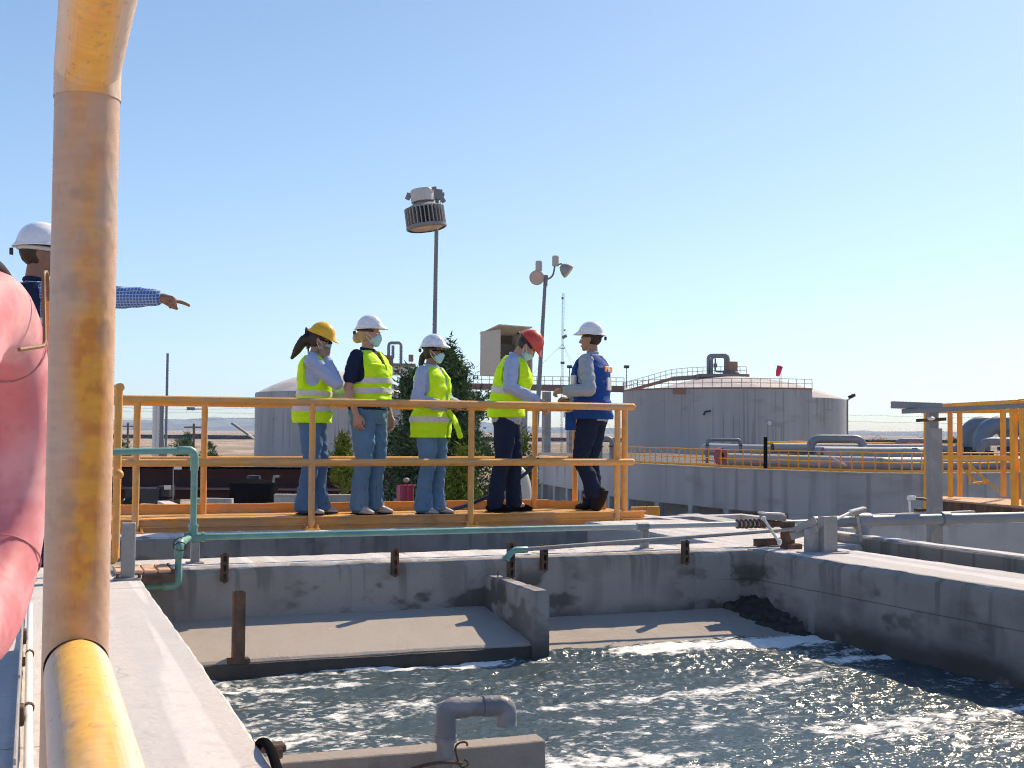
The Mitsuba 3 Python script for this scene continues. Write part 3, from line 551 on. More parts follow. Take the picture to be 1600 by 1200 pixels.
part(ga, 'strap', bar((5.336, 6.95, 0.236), (5.406, 7, 0.053), .018, .006), 'm_steel')
gp = thing('gate_actuator', 'rusty post with a stubby motor box and a loose spanner in the far right corner', 'actuator')
part(gp, 'post', box((4.905, 7.16, .095), (.085, .06, .19)), 'm_rusty')
part(gp, 'foot', box((4.92, 7.13, .02), (.12, .08, .04)), 'm_rusty')
part(gp, 'cross_bar', bar((4.785, 7.3, 0.165), (5.014, 7.3, 0.164), .05, .04), 'm_rusty')
part(gp, 'box', box((4.865, 7.3, 0.217), (.15, .08, .05), roty(.1)), 'm_steel')
part(gp, 'cap', box((4.865, 7.3, 0.24), (.17, .09, .012), roty(.05)), 'm_white_paint')
part(gp, 'knob', rod((4.955, 7.3, 0.179), (4.955, 7.3, 0.225), .03, 12), 'm_steel')
part(gp, 'spanner', tube(arc([(4.604, 7, 0.229), (4.675, 7, 0.133), (4.736, 7, 0.058)], .01), .010, 10), 'm_white_paint')
part(gp, 'spanner_head', cat(tm(hull(ell((4.604, 7, 0.229), .017))), tm(hull(ell((4.731, 7, 0.067), (.018, .014, .022))))), 'm_white_paint')
part(gp, 'pipe_clamp', cat(*[rod((x, TY, TZ), (x + .012, TY, TZ), .034, 14) for x in np.linspace(4.66, 4.95, 9)]), 'm_rusty')
solo('loose_block', bar((4.77, 7.357, 0.03), (5.014, 7.388, 0.03), .05, .05), 'm_rusty', 'rusty square bar lying on the wall top behind the spanner', 'bar')

# steel frame and yellow platform on the right
sf = thing('steel_frame', 'grey galvanised T-shaped steel frame standing beside the yellow platform', 'steel frame')
fx = np.array((6.664, 7.735, -0.114))
part(sf, 'post', box((fx[0], fx[1], -.05), (.075, .08, 2.14), rotz(-.3)), 'm_greypipe')
part(sf, 'post_flange', box((fx[0] + .0, fx[1] - .045, -.12), (.095, .010, 1.95), rotz(-.3)), 'm_steel')
part(sf, 'beam', bar((6.243, 7.691, 1.035), (6.692, 7.675, 1.028), .06, .056), 'm_greypipe')
part(sf, 'long_beam', bar((6.343, 7.708, 0.984), (7.109, 6.972, 1.037), .05, .036), 'm_greypipe')
part(sf, 'cross_plate', bar((6.452, 7.668, 0.914), (6.666, 7.582, 0.926), .03, .024), 'm_rusty')
part(sf, 'bolt', tm(hull(ell((6.531, 7.592, 0.93), (.03, .03, .015)))), 'm_white_paint')
pf = thing('work_platform', 'bright yellow railed platform at the right edge behind the grey steel frame', 'platform')
part(pf, 'deck', m3.Manifold.hull_points(np.array([np.array(p) + [0, 0, dz_] for p in ((9.878, 11.525, 0.05), (10.407, 11.981, 0.05), (11.068, 10.681, 0.05), (9.82, 9.905, 0.05)) for dz_ in (0, -.03)], np.float32)), mat('m_pdeck', prin((.55, .36, .22), .8, .2)))
part(pf, 'deck_beam', bar(np.array((9.906, 11.514, 0.02)) + [0, 0, -.05], np.array((9.787, 9.855, 0.02)) + [0, 0, -.05], .05, .12), 'm_rusty')
part(pf, 'deck_beam', bar(np.array((10.426, 10.804, -0.05)), np.array((11.476, 10.884, -0.05)), .08, .14), 'm_catwalk')
for px, w, d, y0 in ((1447.5, .048, 14.2, 640), (1484.5, .046, 14.6, 640), (1499.5, .046, 14.6, 640), (1567, .05, 14.3, 640)):
    pass
for P, Q, w in (((9.337, 10.931, 1.101), (9.363, 10.972, -0.107), .046), ((10.077, 11.39, 1.149), (10.104, 11.425, 0.067), .044), ((10.182, 11.348, 1.157), (10.209, 11.383, 0.076), .046), ((10.583, 11.081, 1.166), (10.613, 11.116, 0.085), .050), ((9.489, 9.792, 1.159), (9.531, 9.822, 0.073), .060), ((9.499, 9.68, 1.163), (9.553, 9.705, 0.079), .056)):
    part(pf, 'post', bar(P, Q, w, w, (1, 0, 0)), 'm_platform')
part(pf, 'top_rail', bar((9.968, 11.433, 1.148), (9.52, 9.78, 1.152), .05, .045), 'm_platform')
part(pf, 'top_rail', bar((9.765, 11.516, 1.078), (10.891, 11.07, 1.095), .05, .045), 'm_platform')
part(pf, 'mid_rail', bar((9.263, 10.66, 0.561), (9.596, 9.883, 0.564), .06, .05), 'm_platform')
part(pf, 'toe_board', bar((10.069, 11.44, 0.029), (10.914, 11.107, 0.028), .02, .05), 'm_platform')
part(pf, 'brace', cat(bar((9.484, 9.798, 1.072), (9.638, 9.746, 0.86), .04, .04), bar((9.521, 9.807, 0.526), (9.648, 9.762, 0.394), .04, .04)), 'm_platform')
part(pf, 'top_rail', bar((9.545, 9.77, 1.159), (10.089, 9.553, 1.197), .05, .045), 'm_platform')
hn = thing('hose_bib', 'small pale steel bracket and rod left of the grey frame post', 'bracket')
part(hn, 'bracket', cat(box((8.457, 10.136, 0.15), (.08, .05, .045)), bar((8.439, 10.144, 0.123), (8.448, 10.146, 0.005), .02, .02, (1, 0, 0))), 'm_white_paint')
part(hn, 'rod', rod((8.482, 10.126, 0.15), (8.768, 10.229, 0.121), .014, 8), 'm_dark')
part(hn, 'clamp', box((8.614, 10.187, 0.019), (.12, .06, .03)), 'm_rusty')
part(hn, 'base_pipe', bar((8.015, 10.211, -0.031), (9.268, 10.145, -0.01), .08, .03), 'm_top_lit')
# ---------------------------------------------------------------- lamp masts
lm = thing('floodlight_mast', 'tall grey lamp post with one big ribbed floodlight tilted down, behind the white-helmeted woman', 'lamp post')
b0, b1 = np.array((5.204, 16.148, 2.905)), np.array((5.211, 16.093, 4.128))
part(lm, 'pole', tube([(b0[0] - .0, b0[1], -5), (b0[0], b0[1], 1.2), b1], [.034, .033, .026], 16), 'm_mast')
fc = np.array((5.009, 16.073, 3.946)); ax = np.array([.13, -.06, -.98]); ax /= np.linalg.norm(ax); RA = align(-ax)
fl = part(lm, 'housing', lathe([(0, .06), (.12, .055), (.17, .02), (.25, -.02), (.25, -.04), (0, -.04)], fc, 28, RA), 'm_lamp'); part(lm, 'core', lathe([(0, -.04), (.19, -.04), (.19, -.28), (0, -.28)], fc, 24, RA), 'm_dark')
fins = []
for k in range(30):
    t = k * 2 * math.pi / 30; o = RA @ np.array([.235 * math.cos(t), .235 * math.sin(t), -.15])
    fins.append(box(fc + o, (.09, .014, .25), RA @ rotz(t)))
part(fl, 'cooling_fins', cat(*fins), 'm_lamp', kind='stuff')
part(lm, 'lens', lathe([(0, -.335), (.20, -.325), (.275, -.29), (.275, -.275), (0, -.275)], fc, 28, RA), 'm_lampglass')
part(lm, 'lens_ring', lathe([(.255, -.33), (.285, -.315), (.285, -.28), (.255, -.28)], fc, 28, RA), 'm_mast')
part(lm, 'driver_box', lathe([(0, .24), (.15, .235), (.165, .20), (.165, .06), (0, .06)], fc, 20, RA), mat('m_lampwhite', prin((.55, .53, .50), .5, .4)))
part(lm, 'bracket', cat(bar((4.823, 16.139, 4.105), (5.303, 16.056, 4.129), .06, .05), bar((4.822, 16.139, 4.123), (4.791, 16.155, 4.034), .05, .06), bar((4.988, 16.071, 4.169), (5.17, 15.998, 4.207), .04, .03), bar((5.253, 16.077, 4.11), (5.305, 16.06, 4.021), .06, .06), box((5.211, 16.093, 4.128), (.13, .10, .14))), 'm_mast')
part(lm, 'cable', tube(arc([(5.27, 16.071, 4.092), (5.225, 16.041, 3.939), (5.215, 16.059, 3.616)], .1), .007, 6), 'm_white_paint')
lt = thing('twin_lamp_mast', 'thin leaning lamp post carrying two small floodlights on bent arms', 'lamp post')
q0, q1 = np.array((11.638, 27.65, 1.599)), np.array((11.741, 27.477, 4.694))
part(lt, 'pole', tube([(q0[0] - .45, q0[1], -5), q0, q1], [.062, .058, .04], 14), 'm_mast')
part(lt, 'arm', tube(arc([(11.56, 27.556, 4.518), (11.737, 27.484, 4.567), (11.912, 27.41, 4.663), (11.95, 27.384, 4.933)], .2), .022, 8), 'm_mast', True)
part(lt, 'collar', rod((11.74, 27.489, 4.424), (11.749, 27.474, 4.694), .055, 12), 'm_mast')
for (ctr, d, cap) in ((np.array((11.504, 27.465, 4.632)), np.array([-.35, -.75, -.25]), (11.581, 27.53, 4.915)), (np.array((12.203, 27.288, 4.84)), np.array([.62, -.35, -.55]), (11.963, 27.374, 5.045))):
    d = d / np.linalg.norm(d); RB = align(d)
    la = part(lt, 'lamp_head', lathe([(0, -.16), (.06, -.15), (.10, -.11), (.16, -.01), (.185, .08), (.185, .10), (0, .10)], ctr, 20, RB), 'm_lamp')
    part(la, 'glass', lathe([(0, .115), (.165, .112), (.17, .101), (0, .101)], ctr, 20, RB), 'm_lampglass')
    part(lt, 'ballast', lathe([(0, .13), (.07, .13), (.085, .10), (.085, -.12), (0, -.12)], cap, 14), 'm_beige')
part(lt, 'link', cat(rod((11.965, 27.377, 4.949), (12.111, 27.318, 4.982), .02, 8), rod((11.582, 27.531, 4.883), (11.575, 27.55, 4.518), .02, 8)), 'm_mast')
cb = thing('control_cabinet', 'beige metal hood of a control panel behind the red-helmeted man', 'cabinet')
HD = 13.4
def cpt(x, y, d): return np.array(EYE) + (np.array([(x - 800) / FPX, -(y - 600) / FPX, 1.0]) @ np.stack([R0 * math.cos(ROLL) - U0 * math.sin(ROLL), UP, Fv])) * d if False else None
cc = np.array((4.943, 12.643, 1.699)); CR = rotz(.30)
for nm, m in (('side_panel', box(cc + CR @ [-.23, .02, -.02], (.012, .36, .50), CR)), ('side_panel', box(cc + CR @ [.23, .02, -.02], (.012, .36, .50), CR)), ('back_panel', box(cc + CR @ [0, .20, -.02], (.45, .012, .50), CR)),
              ('roof', box(cc + CR @ [0, .03, .245], (.475, .37, .014), CR @ rotx(-.22))), ('inner_panel', box(cc + CR @ [0, .12, -.08], (.34, .05, .36), CR)), ('inner_shade_lining', box(cc + CR @ [0, .188, -.02], (.43, .006, .48), CR)), ('bottom_panel', box(cc + CR @ [0, .04, -.26], (.45, .34, .012), CR))):
    part(cb, nm, m, 'm_cabinet_shade' if 'inner' in nm else 'm_beige')  # inner pieces coloured dark to paint the shade in the hood
part(cb, 'stand', rod(cc + [0, .1, -.25], cc + [0, .1, -2.2], .04, 12), 'm_mast')
am = thing('antenna_mast', 'thin guyed antenna mast with small boxes, between the red-helmeted man and the blue-vested man', 'antenna mast')
A0, A1 = np.array((44.702, 100.74, -0.036)), np.array((44.575, 100.214, 13.46)); A0 = np.array([A0[0], A0[1], GZ])
o = [np.array([.11 * math.cos(t), .11 * math.sin(t), 0]) for t in (0, 2.1, 4.2)]
seg = [rod(A0 + v, A1 + v, .012, 5) for v in o]
for k in range(60):
    P, Q = A0 + (A1 - A0) * k / 60, A0 + (A1 - A0) * (k + 1) / 60
    for m in range(3): seg.append(rod(P + o[m], Q + o[(m + 1) % 3], .006, 4))
part(am, 'lattice', cat(*seg), 'm_mast')
for c, s in (((44.768, 100.307, 9.506), (.42, .2, .26)), ((44.657, 100.452, 7.119), (.34, .2, .22)), ((44.53, 100.251, 12.995), (.16, .16, .2)), ((44.755, 100.287, 10.087), (.14, .14, .14))): part(am, 'box', box(c, s, roty(-.5 if s[0] > .4 else 0)), 'm_mast')
part(am, 'platform', box((44.574, 100.428, 8.457), (.5, .5, .05)), 'm_mast')
part(am, 'guy', cat(*[rod(A0 + (A1 - A0) * .75, A0 + np.array([14 * math.cos(t), 14 * math.sin(t), 0]), .012, 4) for t in (.5, 2.6, 4.7)]), 'm_mast')

# ---------------------------------------------------------------- round digester tanks far off
def railing(parent, pts, h, r, posts, m, closed=False):
    pts = np.asarray(pts, float)
    for k in (1.0, .55): part(parent, 'rail', tube(pts + [0, 0, h * k], r, 6), m)
    d = np.concatenate([[0], np.cumsum(np.linalg.norm(np.diff(pts, axis=0), axis=1))])
    for s in np.linspace(0, d[-1], posts):
        p = np.array([np.interp(s, d, pts[:, i]) for i in range(3)]); part(parent, 'rail_post', rod(p, p + [0, 0, h], r * 1.2, 6), m)
def digester(label, ctr, R, zt, dome, full):
    t = thing('digester_tank', label, 'storage tank')
    a = np.linspace(0, 2 * math.pi, 97)
    part(t, 'wall', lathe([(0, GZ), (R, GZ), (R, zt - .15), (R - .06, zt), (0, zt)], (*ctr, 0), 96), 'm_far_wall')
    part(t, 'dome_roof', lathe([(R - .3, zt + .02)] + [(x * (R - .3), zt + .02 + dome * math.cos(x * math.pi / 2) ** .9) for x in np.linspace(.98, 0, 20)], (*ctr, 0), 96), 'm_dome')
    return t
D2 = np.array((80.802, 129.349, 3.784)); R2 = 13.5; Z2 = (72.826, 117.383, 5.013)[2]
t2 = digester('big round concrete digester tank with railed dome, right of the blue-vested man', D2[:2], R2, Z2, 2.85, True)
view = D2[:2] / np.linalg.norm(D2[:2]); side = np.array([view[1], -view[0]])
def dp(t, lat, dep, z): c = D2 if t == 2 else D1; return np.array([*(c[:2] + side * lat + view * dep), z])
# raised parapet section with a rail over the left three quarters
aa = np.linspace(math.pi * .99, math.pi * 1.72, 60); ang0 = math.atan2(side[1], side[0])
arcp = np.array([[D2[0] + (R2 + .25) * math.cos(t + ang0 + 0), D2[1] + (R2 + .25) * math.sin(t + ang0), 0] for t in aa])
ztop = (72.806, 117.351, 5.948)[2]
va, fa = [], []
for k, p in enumerate(arcp):
    c = np.array([D2[0], D2[1], 0]); u = (p - c) / np.linalg.norm(p - c)
    va += [p + [0, 0, GZ], p + [0, 0, ztop], p - u * .5 + [0, 0, ztop], p - u * .5 + [0, 0, GZ]]
for k in range(len(arcp) - 1):
    for j in range(4): fa.append([4 * k + j, 4 * k + (j + 1) % 4, 4 * k + 4 + (j + 1) % 4, 4 * k + 4 + j])
fa = np.array(fa); fe = np.array([[0, 1, 2], [0, 2, 3], [4 * len(arcp) - 4, 4 * len(arcp) - 2, 4 * len(arcp) - 3], [4 * len(arcp) - 4, 4 * len(arcp) - 1, 4 * len(arcp) - 2]])
pm = trimesh.Trimesh(np.array(va), np.vstack([fa[:, :3], fa[:, [0, 2, 3]], fe]), process=False); pm.fix_normals()
part(t2, 'raised_wall', pm, 'm_far_wall', 30)
railing(t2, arcp + [0, 0, ztop], 1.1, .03, 30, 'm_rust_line')
part(t2, 'walkway_edge', tube(arcp + [0, 0, ztop + .03], .09, 6), 'm_rust_line')
zd = Z2 + 3.0
def gasworks(t, k, px):
    for nm, pts, r in px: part(t, nm, tube(arc(pts, .45 * k), r * k, 12), 'm_mast', True)
# pipework on the crown
ct = lambda x, y: np.array([*(D2[:2] + side * (x - 1147) / FPX * 150), 0]) + [0, 0, .8 + (677.8 - y) / FPX * 150]
gas = ((( 1107, 586), (1107, 555), (1138, 555), (1138, 580)), ((1112, 586), (1112, 557), (1134, 557), (1134, 586)))
for g in gas: part(t2, 'gas_pipe', tube(arc([ct(*q) for q in g], .5), .20, 10), 'm_mast', True)
part(t2, 'gas_pipe', tube(arc([ct(1118, 560), ct(1118, 581), ct(1134, 581)], .3), .10, 8), 'm_mast', True)
part(t2, 'valve', cat(box(ct(1118, 571), (.35, .35, .5)), box(ct(1134, 578), (.3, .3, .8)), box(ct(1134, 569), (.3, .3, .3))), 'm_mast')
part(t2, 'valve_skid', box(ct(1143, 574), (1.3, .8, 1.4)), 'm_rust_line')
part(t2, 'crown_platform', box(ct(1127, 588.5), (6.2, 4.5, .45), rotz(-.38)), mat('m_crown', prin((.22, .18, .15), .8, .2)))
part(t2, 'crown_hatch', tm(hull(ell(ct(1142, 586), (1.1, 1.0, .7)))), 'm_crown')
railing(t2, [ct(1050, 591), ct(1077, 588.5), ct(1107, 587)], 1.1, .03, 8, 'm_rust_line'); railing(t2, [ct(1107, 586.5), ct(1166, 587)], 1.1, .03, 7, 'm_rust_line')
part(t2, 'stair', bar(ct(978, 612), ct(1050, 592), 1.0, .35), 'm_rust_line'); part(t2, 'stair', bar(ct(1050, 592), ct(1112, 588), 1.0, .5), 'm_crown')
railing(t2, [ct(978, 611), ct(1050, 591)], 1.1, .03, 9, 'm_rust_line')
part(t2, 'wall_bracket', box(dp(2, -6.2, -R2 + .9, ztop - .35), (1.4, .6, .5), rotz(-.3)), 'm_rust_line')
part(t2, 'wall_lamp', rod(dp(2, 3.9, -R2 - .3, (76.64, 116.006, 1.95)[2]), dp(2, 3.9, -R2 - .6, (76.64, 116.006, 1.95)[2] + .1), .22, 10), 'm_white_paint')
part(t2, 'wall_bracket', tube([dp(2, -3.4, -R2 - .2, (71.733, 117.905, 2.918)[2]), dp(2, -3.2, -R2 - .4, (71.726, 117.893, 3.278)[2]), dp(2, -2.6, -R2 - .4, (71.992, 117.784, 3.352)[2])], .12, 6), 'm_dark')
D1 = np.array((37.295, 157.325, 3.594)); Z1 = (34.682, 146.43, 5.687)[2]
t1 = digester('pale round concrete digester tank behind the women on the catwalk', D1[:2], 10.6, Z1, 3.0, False)
ct1 = lambda x, y: np.array([*(D1[:2] + side * (x - 526) / FPX * 160), 0]) + [0, 0, .8 + (673 - y) / FPX * 160]
for g in (((609, 572), (609, 536), (629, 536), (629, 572)), ((616, 560), (616, 540))): part(t1, 'gas_pipe', tube(arc([ct1(*q) for q in g], .45), .20, 10), 'm_mast', True)
part(t1, 'crown_platform', box(ct1(620, 571), (4.5, 3, .4)), 'm_crown')
part(t1, 'valve_skid', box(ct1(608, 562), (1.3, .6, 1.1)), 'm_rust_line'); part(t1, 'lamp', box(ct1(645, 560), (.5, .5, .9)), 'm_rust_line')
part(t1, 'crown_base', box(ct1(620, 578) , (3.6, 2.6, 1.4)), 'm_dome')
wb = thing('link_bridge', 'steel walkway bridge on tall legs linking the two digester tanks', 'bridge')
wa, wbp = (47.006, 142.6, 6.451), (68.051, 134.287, 6.222)
part(wb, 'girder', bar(wa, wbp, 1.0, .75), mat('m_girder', prin((.22, .14, .12), .7, .3)))
railing(wb, [np.array(wa) + [0, 0, .3], np.array(wbp) + [0, 0, .3]], 1.1, .032, 24, 'm_rust_line')
for x, w in ((817, .9), (854, .85), (892, .8), (743, .8)):
    p = np.array((56.396, 138.914, 5.812) if x == 817 else (59.127, 137.833, 5.833) if x == 854 else (61.932, 136.723, 5.856) if x == 892 else (50.934, 141.076, 5.768))
    part(wb, 'leg', box((p[0], p[1], (GZ + p[2]) / 2), (w, w, p[2] - GZ)), 'm_light_wall')
for p in ((61.718, 136.675, 8.948), (68.287, 134.075, 9)):
    k = thing('mast_lamp', 'small lamp pole standing on the link bridge left of the blue-vested man' if p[0] < (65.408, 135.215, 8.977)[0] else 'small lamp pole on the link bridge just right of the blue-vested man', 'lamp post')
    part(k, 'pole', rod((p[0], p[1], p[2] - 2.6), p, .06, 6), 'm_mast'); part(k, 'head', box(p, (.5, .5, .35)), 'm_dark')

# ---------------------------------------------------------------- settling tank with the orange rail
stk = thing('settling_tank', 'long pale concrete settling tank with dark openings along its foot', 'concrete tank')
path = [(40.189, 104.72, -1.042), (38.065, 90.494, -1.047), (36.159, 77.259, -1.092), (34.678, 67.082, -1.085), (35.029, 62.101, -1.102), (35.237, 57.714, -1.1), (36.404, 53.162, -1.099), (37.96, 49.426, -1.096), (40.095, 47.721, -1.112), (41.94, 47.638, -1.12), (47.289, 48.106, -1.135), (54.236, 49.665, -1.159)]
PP = np.array(path); ZT = -1.12; PP[:, 2] = ZT
d = np.concatenate([[0], np.cumsum(np.linalg.norm(np.diff(PP, axis=0), axis=1))]); LL = d[-1]
from scipy.interpolate import PchipInterpolator
fpx, fpy = PchipInterpolator(d, PP[:, 0]), PchipInterpolator(d, PP[:, 1])
def wp(s, off=0., z=0.):
    e = .05; t = np.array([fpx(s + e) - fpx(s - e), fpy(s + e) - fpy(s - e)]); t /= np.linalg.norm(t)
    return np.array([fpx(s) - t[1] * off, fpy(s) + t[0] * off, z])
def ribbon(s0, s1, prof, n):
    V = np.array([[wp(s, o, z) for o, z in prof] for s in np.linspace(s0, s1, n)]); m = len(prof)
    i, j = np.meshgrid(np.arange(n - 1), np.arange(m), indexing='ij')
    q = np.stack([i * m + j, (i + 1) * m + j, (i + 1) * m + (j + 1) % m, i * m + (j + 1) % m], -1).reshape(-1, 4)
    v = V.reshape(-1, 3); tri = [[0, k, k + 1] for k in range(1, m - 1)]; L0 = (n - 1) * m
    f = np.vstack([q[:, :3], q[:, [0, 2, 3]], tri, np.array(tri)[:, ::-1] + L0]); t = trimesh.Trimesh(v, f, process=False); t.fix_normals(); return t
SO = d[7] - 4
part(stk, 'upper_wall', ribbon(0, LL, [(0, -3.32), (.35, -3.32), (.35, ZT), (0, ZT)], 120), 'm_far_wall')
part(stk, 'wall_cap', ribbon(0, LL, [(-.06, ZT), (.4, ZT), (.4, ZT + .06), (-.06, ZT + .06)], 120), 'm_pipewhite')
part(stk, 'deck', ribbon(0, LL, [(.3, ZT - .2), (16, ZT - .2), (16, ZT + .02), (.3, ZT + .02)], 80), 'm_damp_shade')  # near-black colour stands in for the shadow beneath the pipes
part(stk, 'recess_wall', ribbon(0, LL, [(2.2, GZ), (2.5, GZ), (2.5, ZT - .3), (2.2, ZT - .3)], 80), 'm_far_wall')
part(stk, 'lower_wall', ribbon(SO, LL, [(0.004, GZ), (.3, GZ), (.3, -3.33), (0.004, -3.33)], 60), 'm_far_wall')
for s in np.arange(1.5, SO, 3.55):
    part(stk, 'column', ribbon(s, s + .45, [(-.02, GZ), (.35, GZ), (.35, -3.322), (-.02, -3.322)], 3), 'm_far_wall')
orl = thing('settling_tank_rail', 'orange handrail running along the top of the settling tank', 'handrail')
for h in (.98, .5): part(orl, 'rail', tube([wp(s, .25, ZT + .06 + h) for s in np.linspace(d[3] - 4, LL - .5, 90)], .028, 6), 'm_far_yellow')
for s in np.arange(d[3] - 4, LL - .5, .62): part(orl, 'post', rod(wp(s, .25, ZT + .05), wp(s, .25, ZT + 1.05), .034, 6), 'm_far_yellow')
part(orl, 'kick_plate', ribbon(d[3] - 4, LL - .5, [(.22, ZT + .07), (.24, ZT + .07), (.24, ZT + .2), (.22, ZT + .2)], 60), 'm_far_yellow')
for k, (off, z, r, s0) in enumerate(((3.0, -.72, .38, d[3] + 5), (9.0, -.30, .40, d[2]), (14.5, -.05, .30, d[2]))):
    solo('main_pipe', tube([wp(s, off, z) for s in np.linspace(s0, LL - 1, 60)], r, 16), 'm_pipewhite', ('thick pale pipe right behind the orange rail on the settling tank', 'thick pale pipe in the middle of the three on the settling tank', 'farthest of the three pale pipes on the settling tank')[k], 'pipe', None, True)
r2_ = thing('rear_rail', 'second, farther orange handrail beyond the pale pipes', 'handrail')
for h in (1.0, .5): part(r2_, 'rail', tube([wp(s, 15.6, ZT + h + .4) for s in np.linspace(d[2], LL - 1, 60)], .04, 6), 'm_far_yellow')
for s in np.arange(d[2], LL - 1, 1.6): part(r2_, 'post', rod(wp(s, 15.6, ZT), wp(s, 15.6, ZT + 1.4), .04, 5), 'm_far_yellow')
bp_ = solo('black_post', rod((35.804, 54.257, -1.014), (35.768, 54.201, 0.632), .10, 10), 'm_black', 'black upright pipe standing at the edge of the settling tank', 'post')
for k, (x0, x1, yt, yb, dd, r, lab) in enumerate(((1105, 1157, 687, 707, 78, .11, 'thin pale inverted U pipe in front of the digester tank'), (1266, 1349, 685.5, 716, 70, .24, 'wide grey inverted U pipe at the right foot of the digester tank'), (1400, 1452, 689, 712, 74, .16, 'grey inverted U pipe left of the steel frame'), (1508, 1575, 662, 712, 72, .46, 'fat grey inverted U pipe at the right, the left one of a pair'), (1533, 1610, 663, 712, 69, .50, 'fat grey inverted U pipe at the right edge, the nearer of a pair'), (1532, 1600, 690, 712, 66, .22, 'short inverted U pipe in front of the fat pair'), (938, 956, 685, 704, 80, .16, 'small grey bent pipe behind the blue-vested man'))):
    def dq(x, y, D): return np.array(EYE) + D * (np.array([(x - 800) / FPX, -(y - 600) / FPX, 1.0]) @ CAM)
    CAM = np.stack([R0 * math.cos(ROLL) - U0 * math.sin(ROLL), UP, Fv])
    a, b_ = dq(x0, yt, dd), dq(x1, yt, dd); lo = ZT
    t = thing('bent_pipe', lab, 'pipe')
    part(t, 'pipe', tube(arc([(a[0], a[1], lo), a, b_, (b_[0], b_[1], lo)], r * 2.6, 8), r, 14), 'm_steelblue' if r > .3 else 'm_greypipe', True)
    for p in (a, b_): part(t, 'flange', rod((p[0], p[1], p[2] - r * 3), (p[0], p[1], p[2] - r * 3.5), r * 1.35, 14), 'm_dark')
vr = thing('valve_wheel', 'small dark red hose reel on a pale stand beside the orange rail', 'hose reel')
p = np.array((35.719, 58.572, -0.468)); part(vr, 'reel', lathe([(.2, -.12), (.48, -.12), (.48, .12), (.2, .12)], p, 18, align((.4, -.9, 0))), mat('m_reel', prin((.36, .10, .12), .6, .3)))
part(vr, 'stand', box(p - [.15, 0, .45], (.16, .16, 1.1)), 'm_beige')
br2 = thing('inclined_tube', 'thin pale inclined brace on the settling tank right of the black post', 'brace')
part(br2, 'bar', rod((38.119, 51.701, -0.388), (37.86, 50.204, -0.738), .06, 6), 'm_pipewhite')
ps = thing('orange_stair', 'orange stair with handrails beyond the yellow platform', 'stair')
for a, b_ in (((37.296, 41.26, -0.292), (37.168, 39.21, -1.509)), ((37.096, 41.349, -0.541), (37.152, 40.282, -1.264))): part(ps, 'rail', rod(a, b_, .045, 6), 'm_far_yellow')
for a, b_ in (((37.479, 41.196, -0.483), (37.497, 41.224, -1.308)), ((37.348, 40.194, -1.02), (37.353, 40.203, -1.263)), ((36.9, 40.38, -1.212), (37.526, 40.128, -1.126))): part(ps, 'post', rod(a, b_, .045, 6), 'm_far_yellow')
wsk = thing('windsock', 'limp red windsock above the right side of the digester dome', 'windsock')
part(wsk, 'sock', tube([(80.267, 118.59, 8.659), (80.107, 118.678, 8.065), (80.017, 118.74, 7.472)], [.34, .30, .20], 10), mat('m_sock', prin((.70, .04, .12), .7, .2)), True)
part(wsk, 'pole', rod((80.621, 118.984, 8.762), (80.768, 119.081, 5.122), .05, 6), 'm_white_paint')
ly = thing('yard_lamp', 'small street lamp right of the digester tank', 'lamp post')
part(ly, 'pole', rod((59.514, 78.749, -0.258), (59.431, 78.618, 3.56), .07, 8), 'm_mast'); part(ly, 'arm', rod((59.434, 78.622, 3.459), (59.663, 78.522, 3.662), .04, 6), 'm_mast'); part(ly, 'head', box((59.753, 78.48, 3.813), (.5, .3, .22), roty(-.4)), 'm_dark')

# ---------------------------------------------------------------- left yard
mw = thing('maroon_shed', 'long low dark maroon building behind the catwalk', 'shed')
a, b_ = np.array((3.059, 65.629, -1.88)), np.array((18.009, 59.712, -1.762))
ux = (b_ - a)[:2] / np.linalg.norm((b_ - a)[:2]); yw = math.atan2(ux[1], ux[0]); Lm = np.linalg.norm((b_ - a)[:2]); cm = (a + b_) / 2
def sh(x, y, z): q = rotz(yw) @ [x, y, 0]; return np.array([cm[0] + q[0], cm[1] + q[1], z])
ztp = (10.665, 62.576, -0.803)[2]; zbt = (10.709, 62.646, -2.869)[2]
part(mw, 'wall', box(sh(0, 2, (ztp + .3 + zbt) / 2 - .3), (Lm, 3.6, ztp - zbt - .5), rotz(yw)), 'm_maroon')
part(mw, 'eave', box(sh(0, 1.5, ztp - .1), (Lm + .6, 5.2, .22), rotz(yw)), 'm_maroon')
part(mw, 'ledge', box(sh(0, -.3, (ztp + zbt) / 2 - .35), (Lm, 1.2, .10), rotz(yw)), mat('m_maroon_ledge', prin((.20, .11, .11), .7, .3)))
for x in np.linspace(-Lm / 2 + .5, Lm / 2 - .5, 6): part(mw, 'leg', box(sh(x, 1.2, (zbt + GZ) / 2), (.35, 2.4, zbt - GZ), rotz(yw)), 'm_dark')
wt = thing('water_tank', 'black plastic water tank behind the catwalk rail', 'water tank')
wc = np.array((8.537, 50.534, -1.525)); wr = 37 / FPX * 50; wz = (8.521, 50.533, -1.366)[2]
part(wt, 'body', lathe([(0, GZ), (wr, GZ), (wr, wz - 1.4), (wr * 1.02, wz - 1.35), (wr, wz - 1.3), (wr, wz - .1), (wr * .94, wz), (wr * .45, wz + .14), (0, wz + .15)], (wc[0], wc[1], 0), 36), 'm_black')
part(wt, 'lid', lathe([(0, wz + .30), (.28, wz + .28), (.30, wz + .1), (0, wz + .1)], (wc[0], wc[1], 0), 20), 'm_dark')
part(wt, 'valve', cat(rod((wc[0] + .7, wc[1] - .5, wz), (wc[0] + .75, wc[1] - .5, wz + .3), .05, 8), rod((wc[0] + .75, wc[1] - .5, wz + .25), (wc[0] + .95, wc[1] - .5, wz + .25), .05, 8)), 'm_steel')
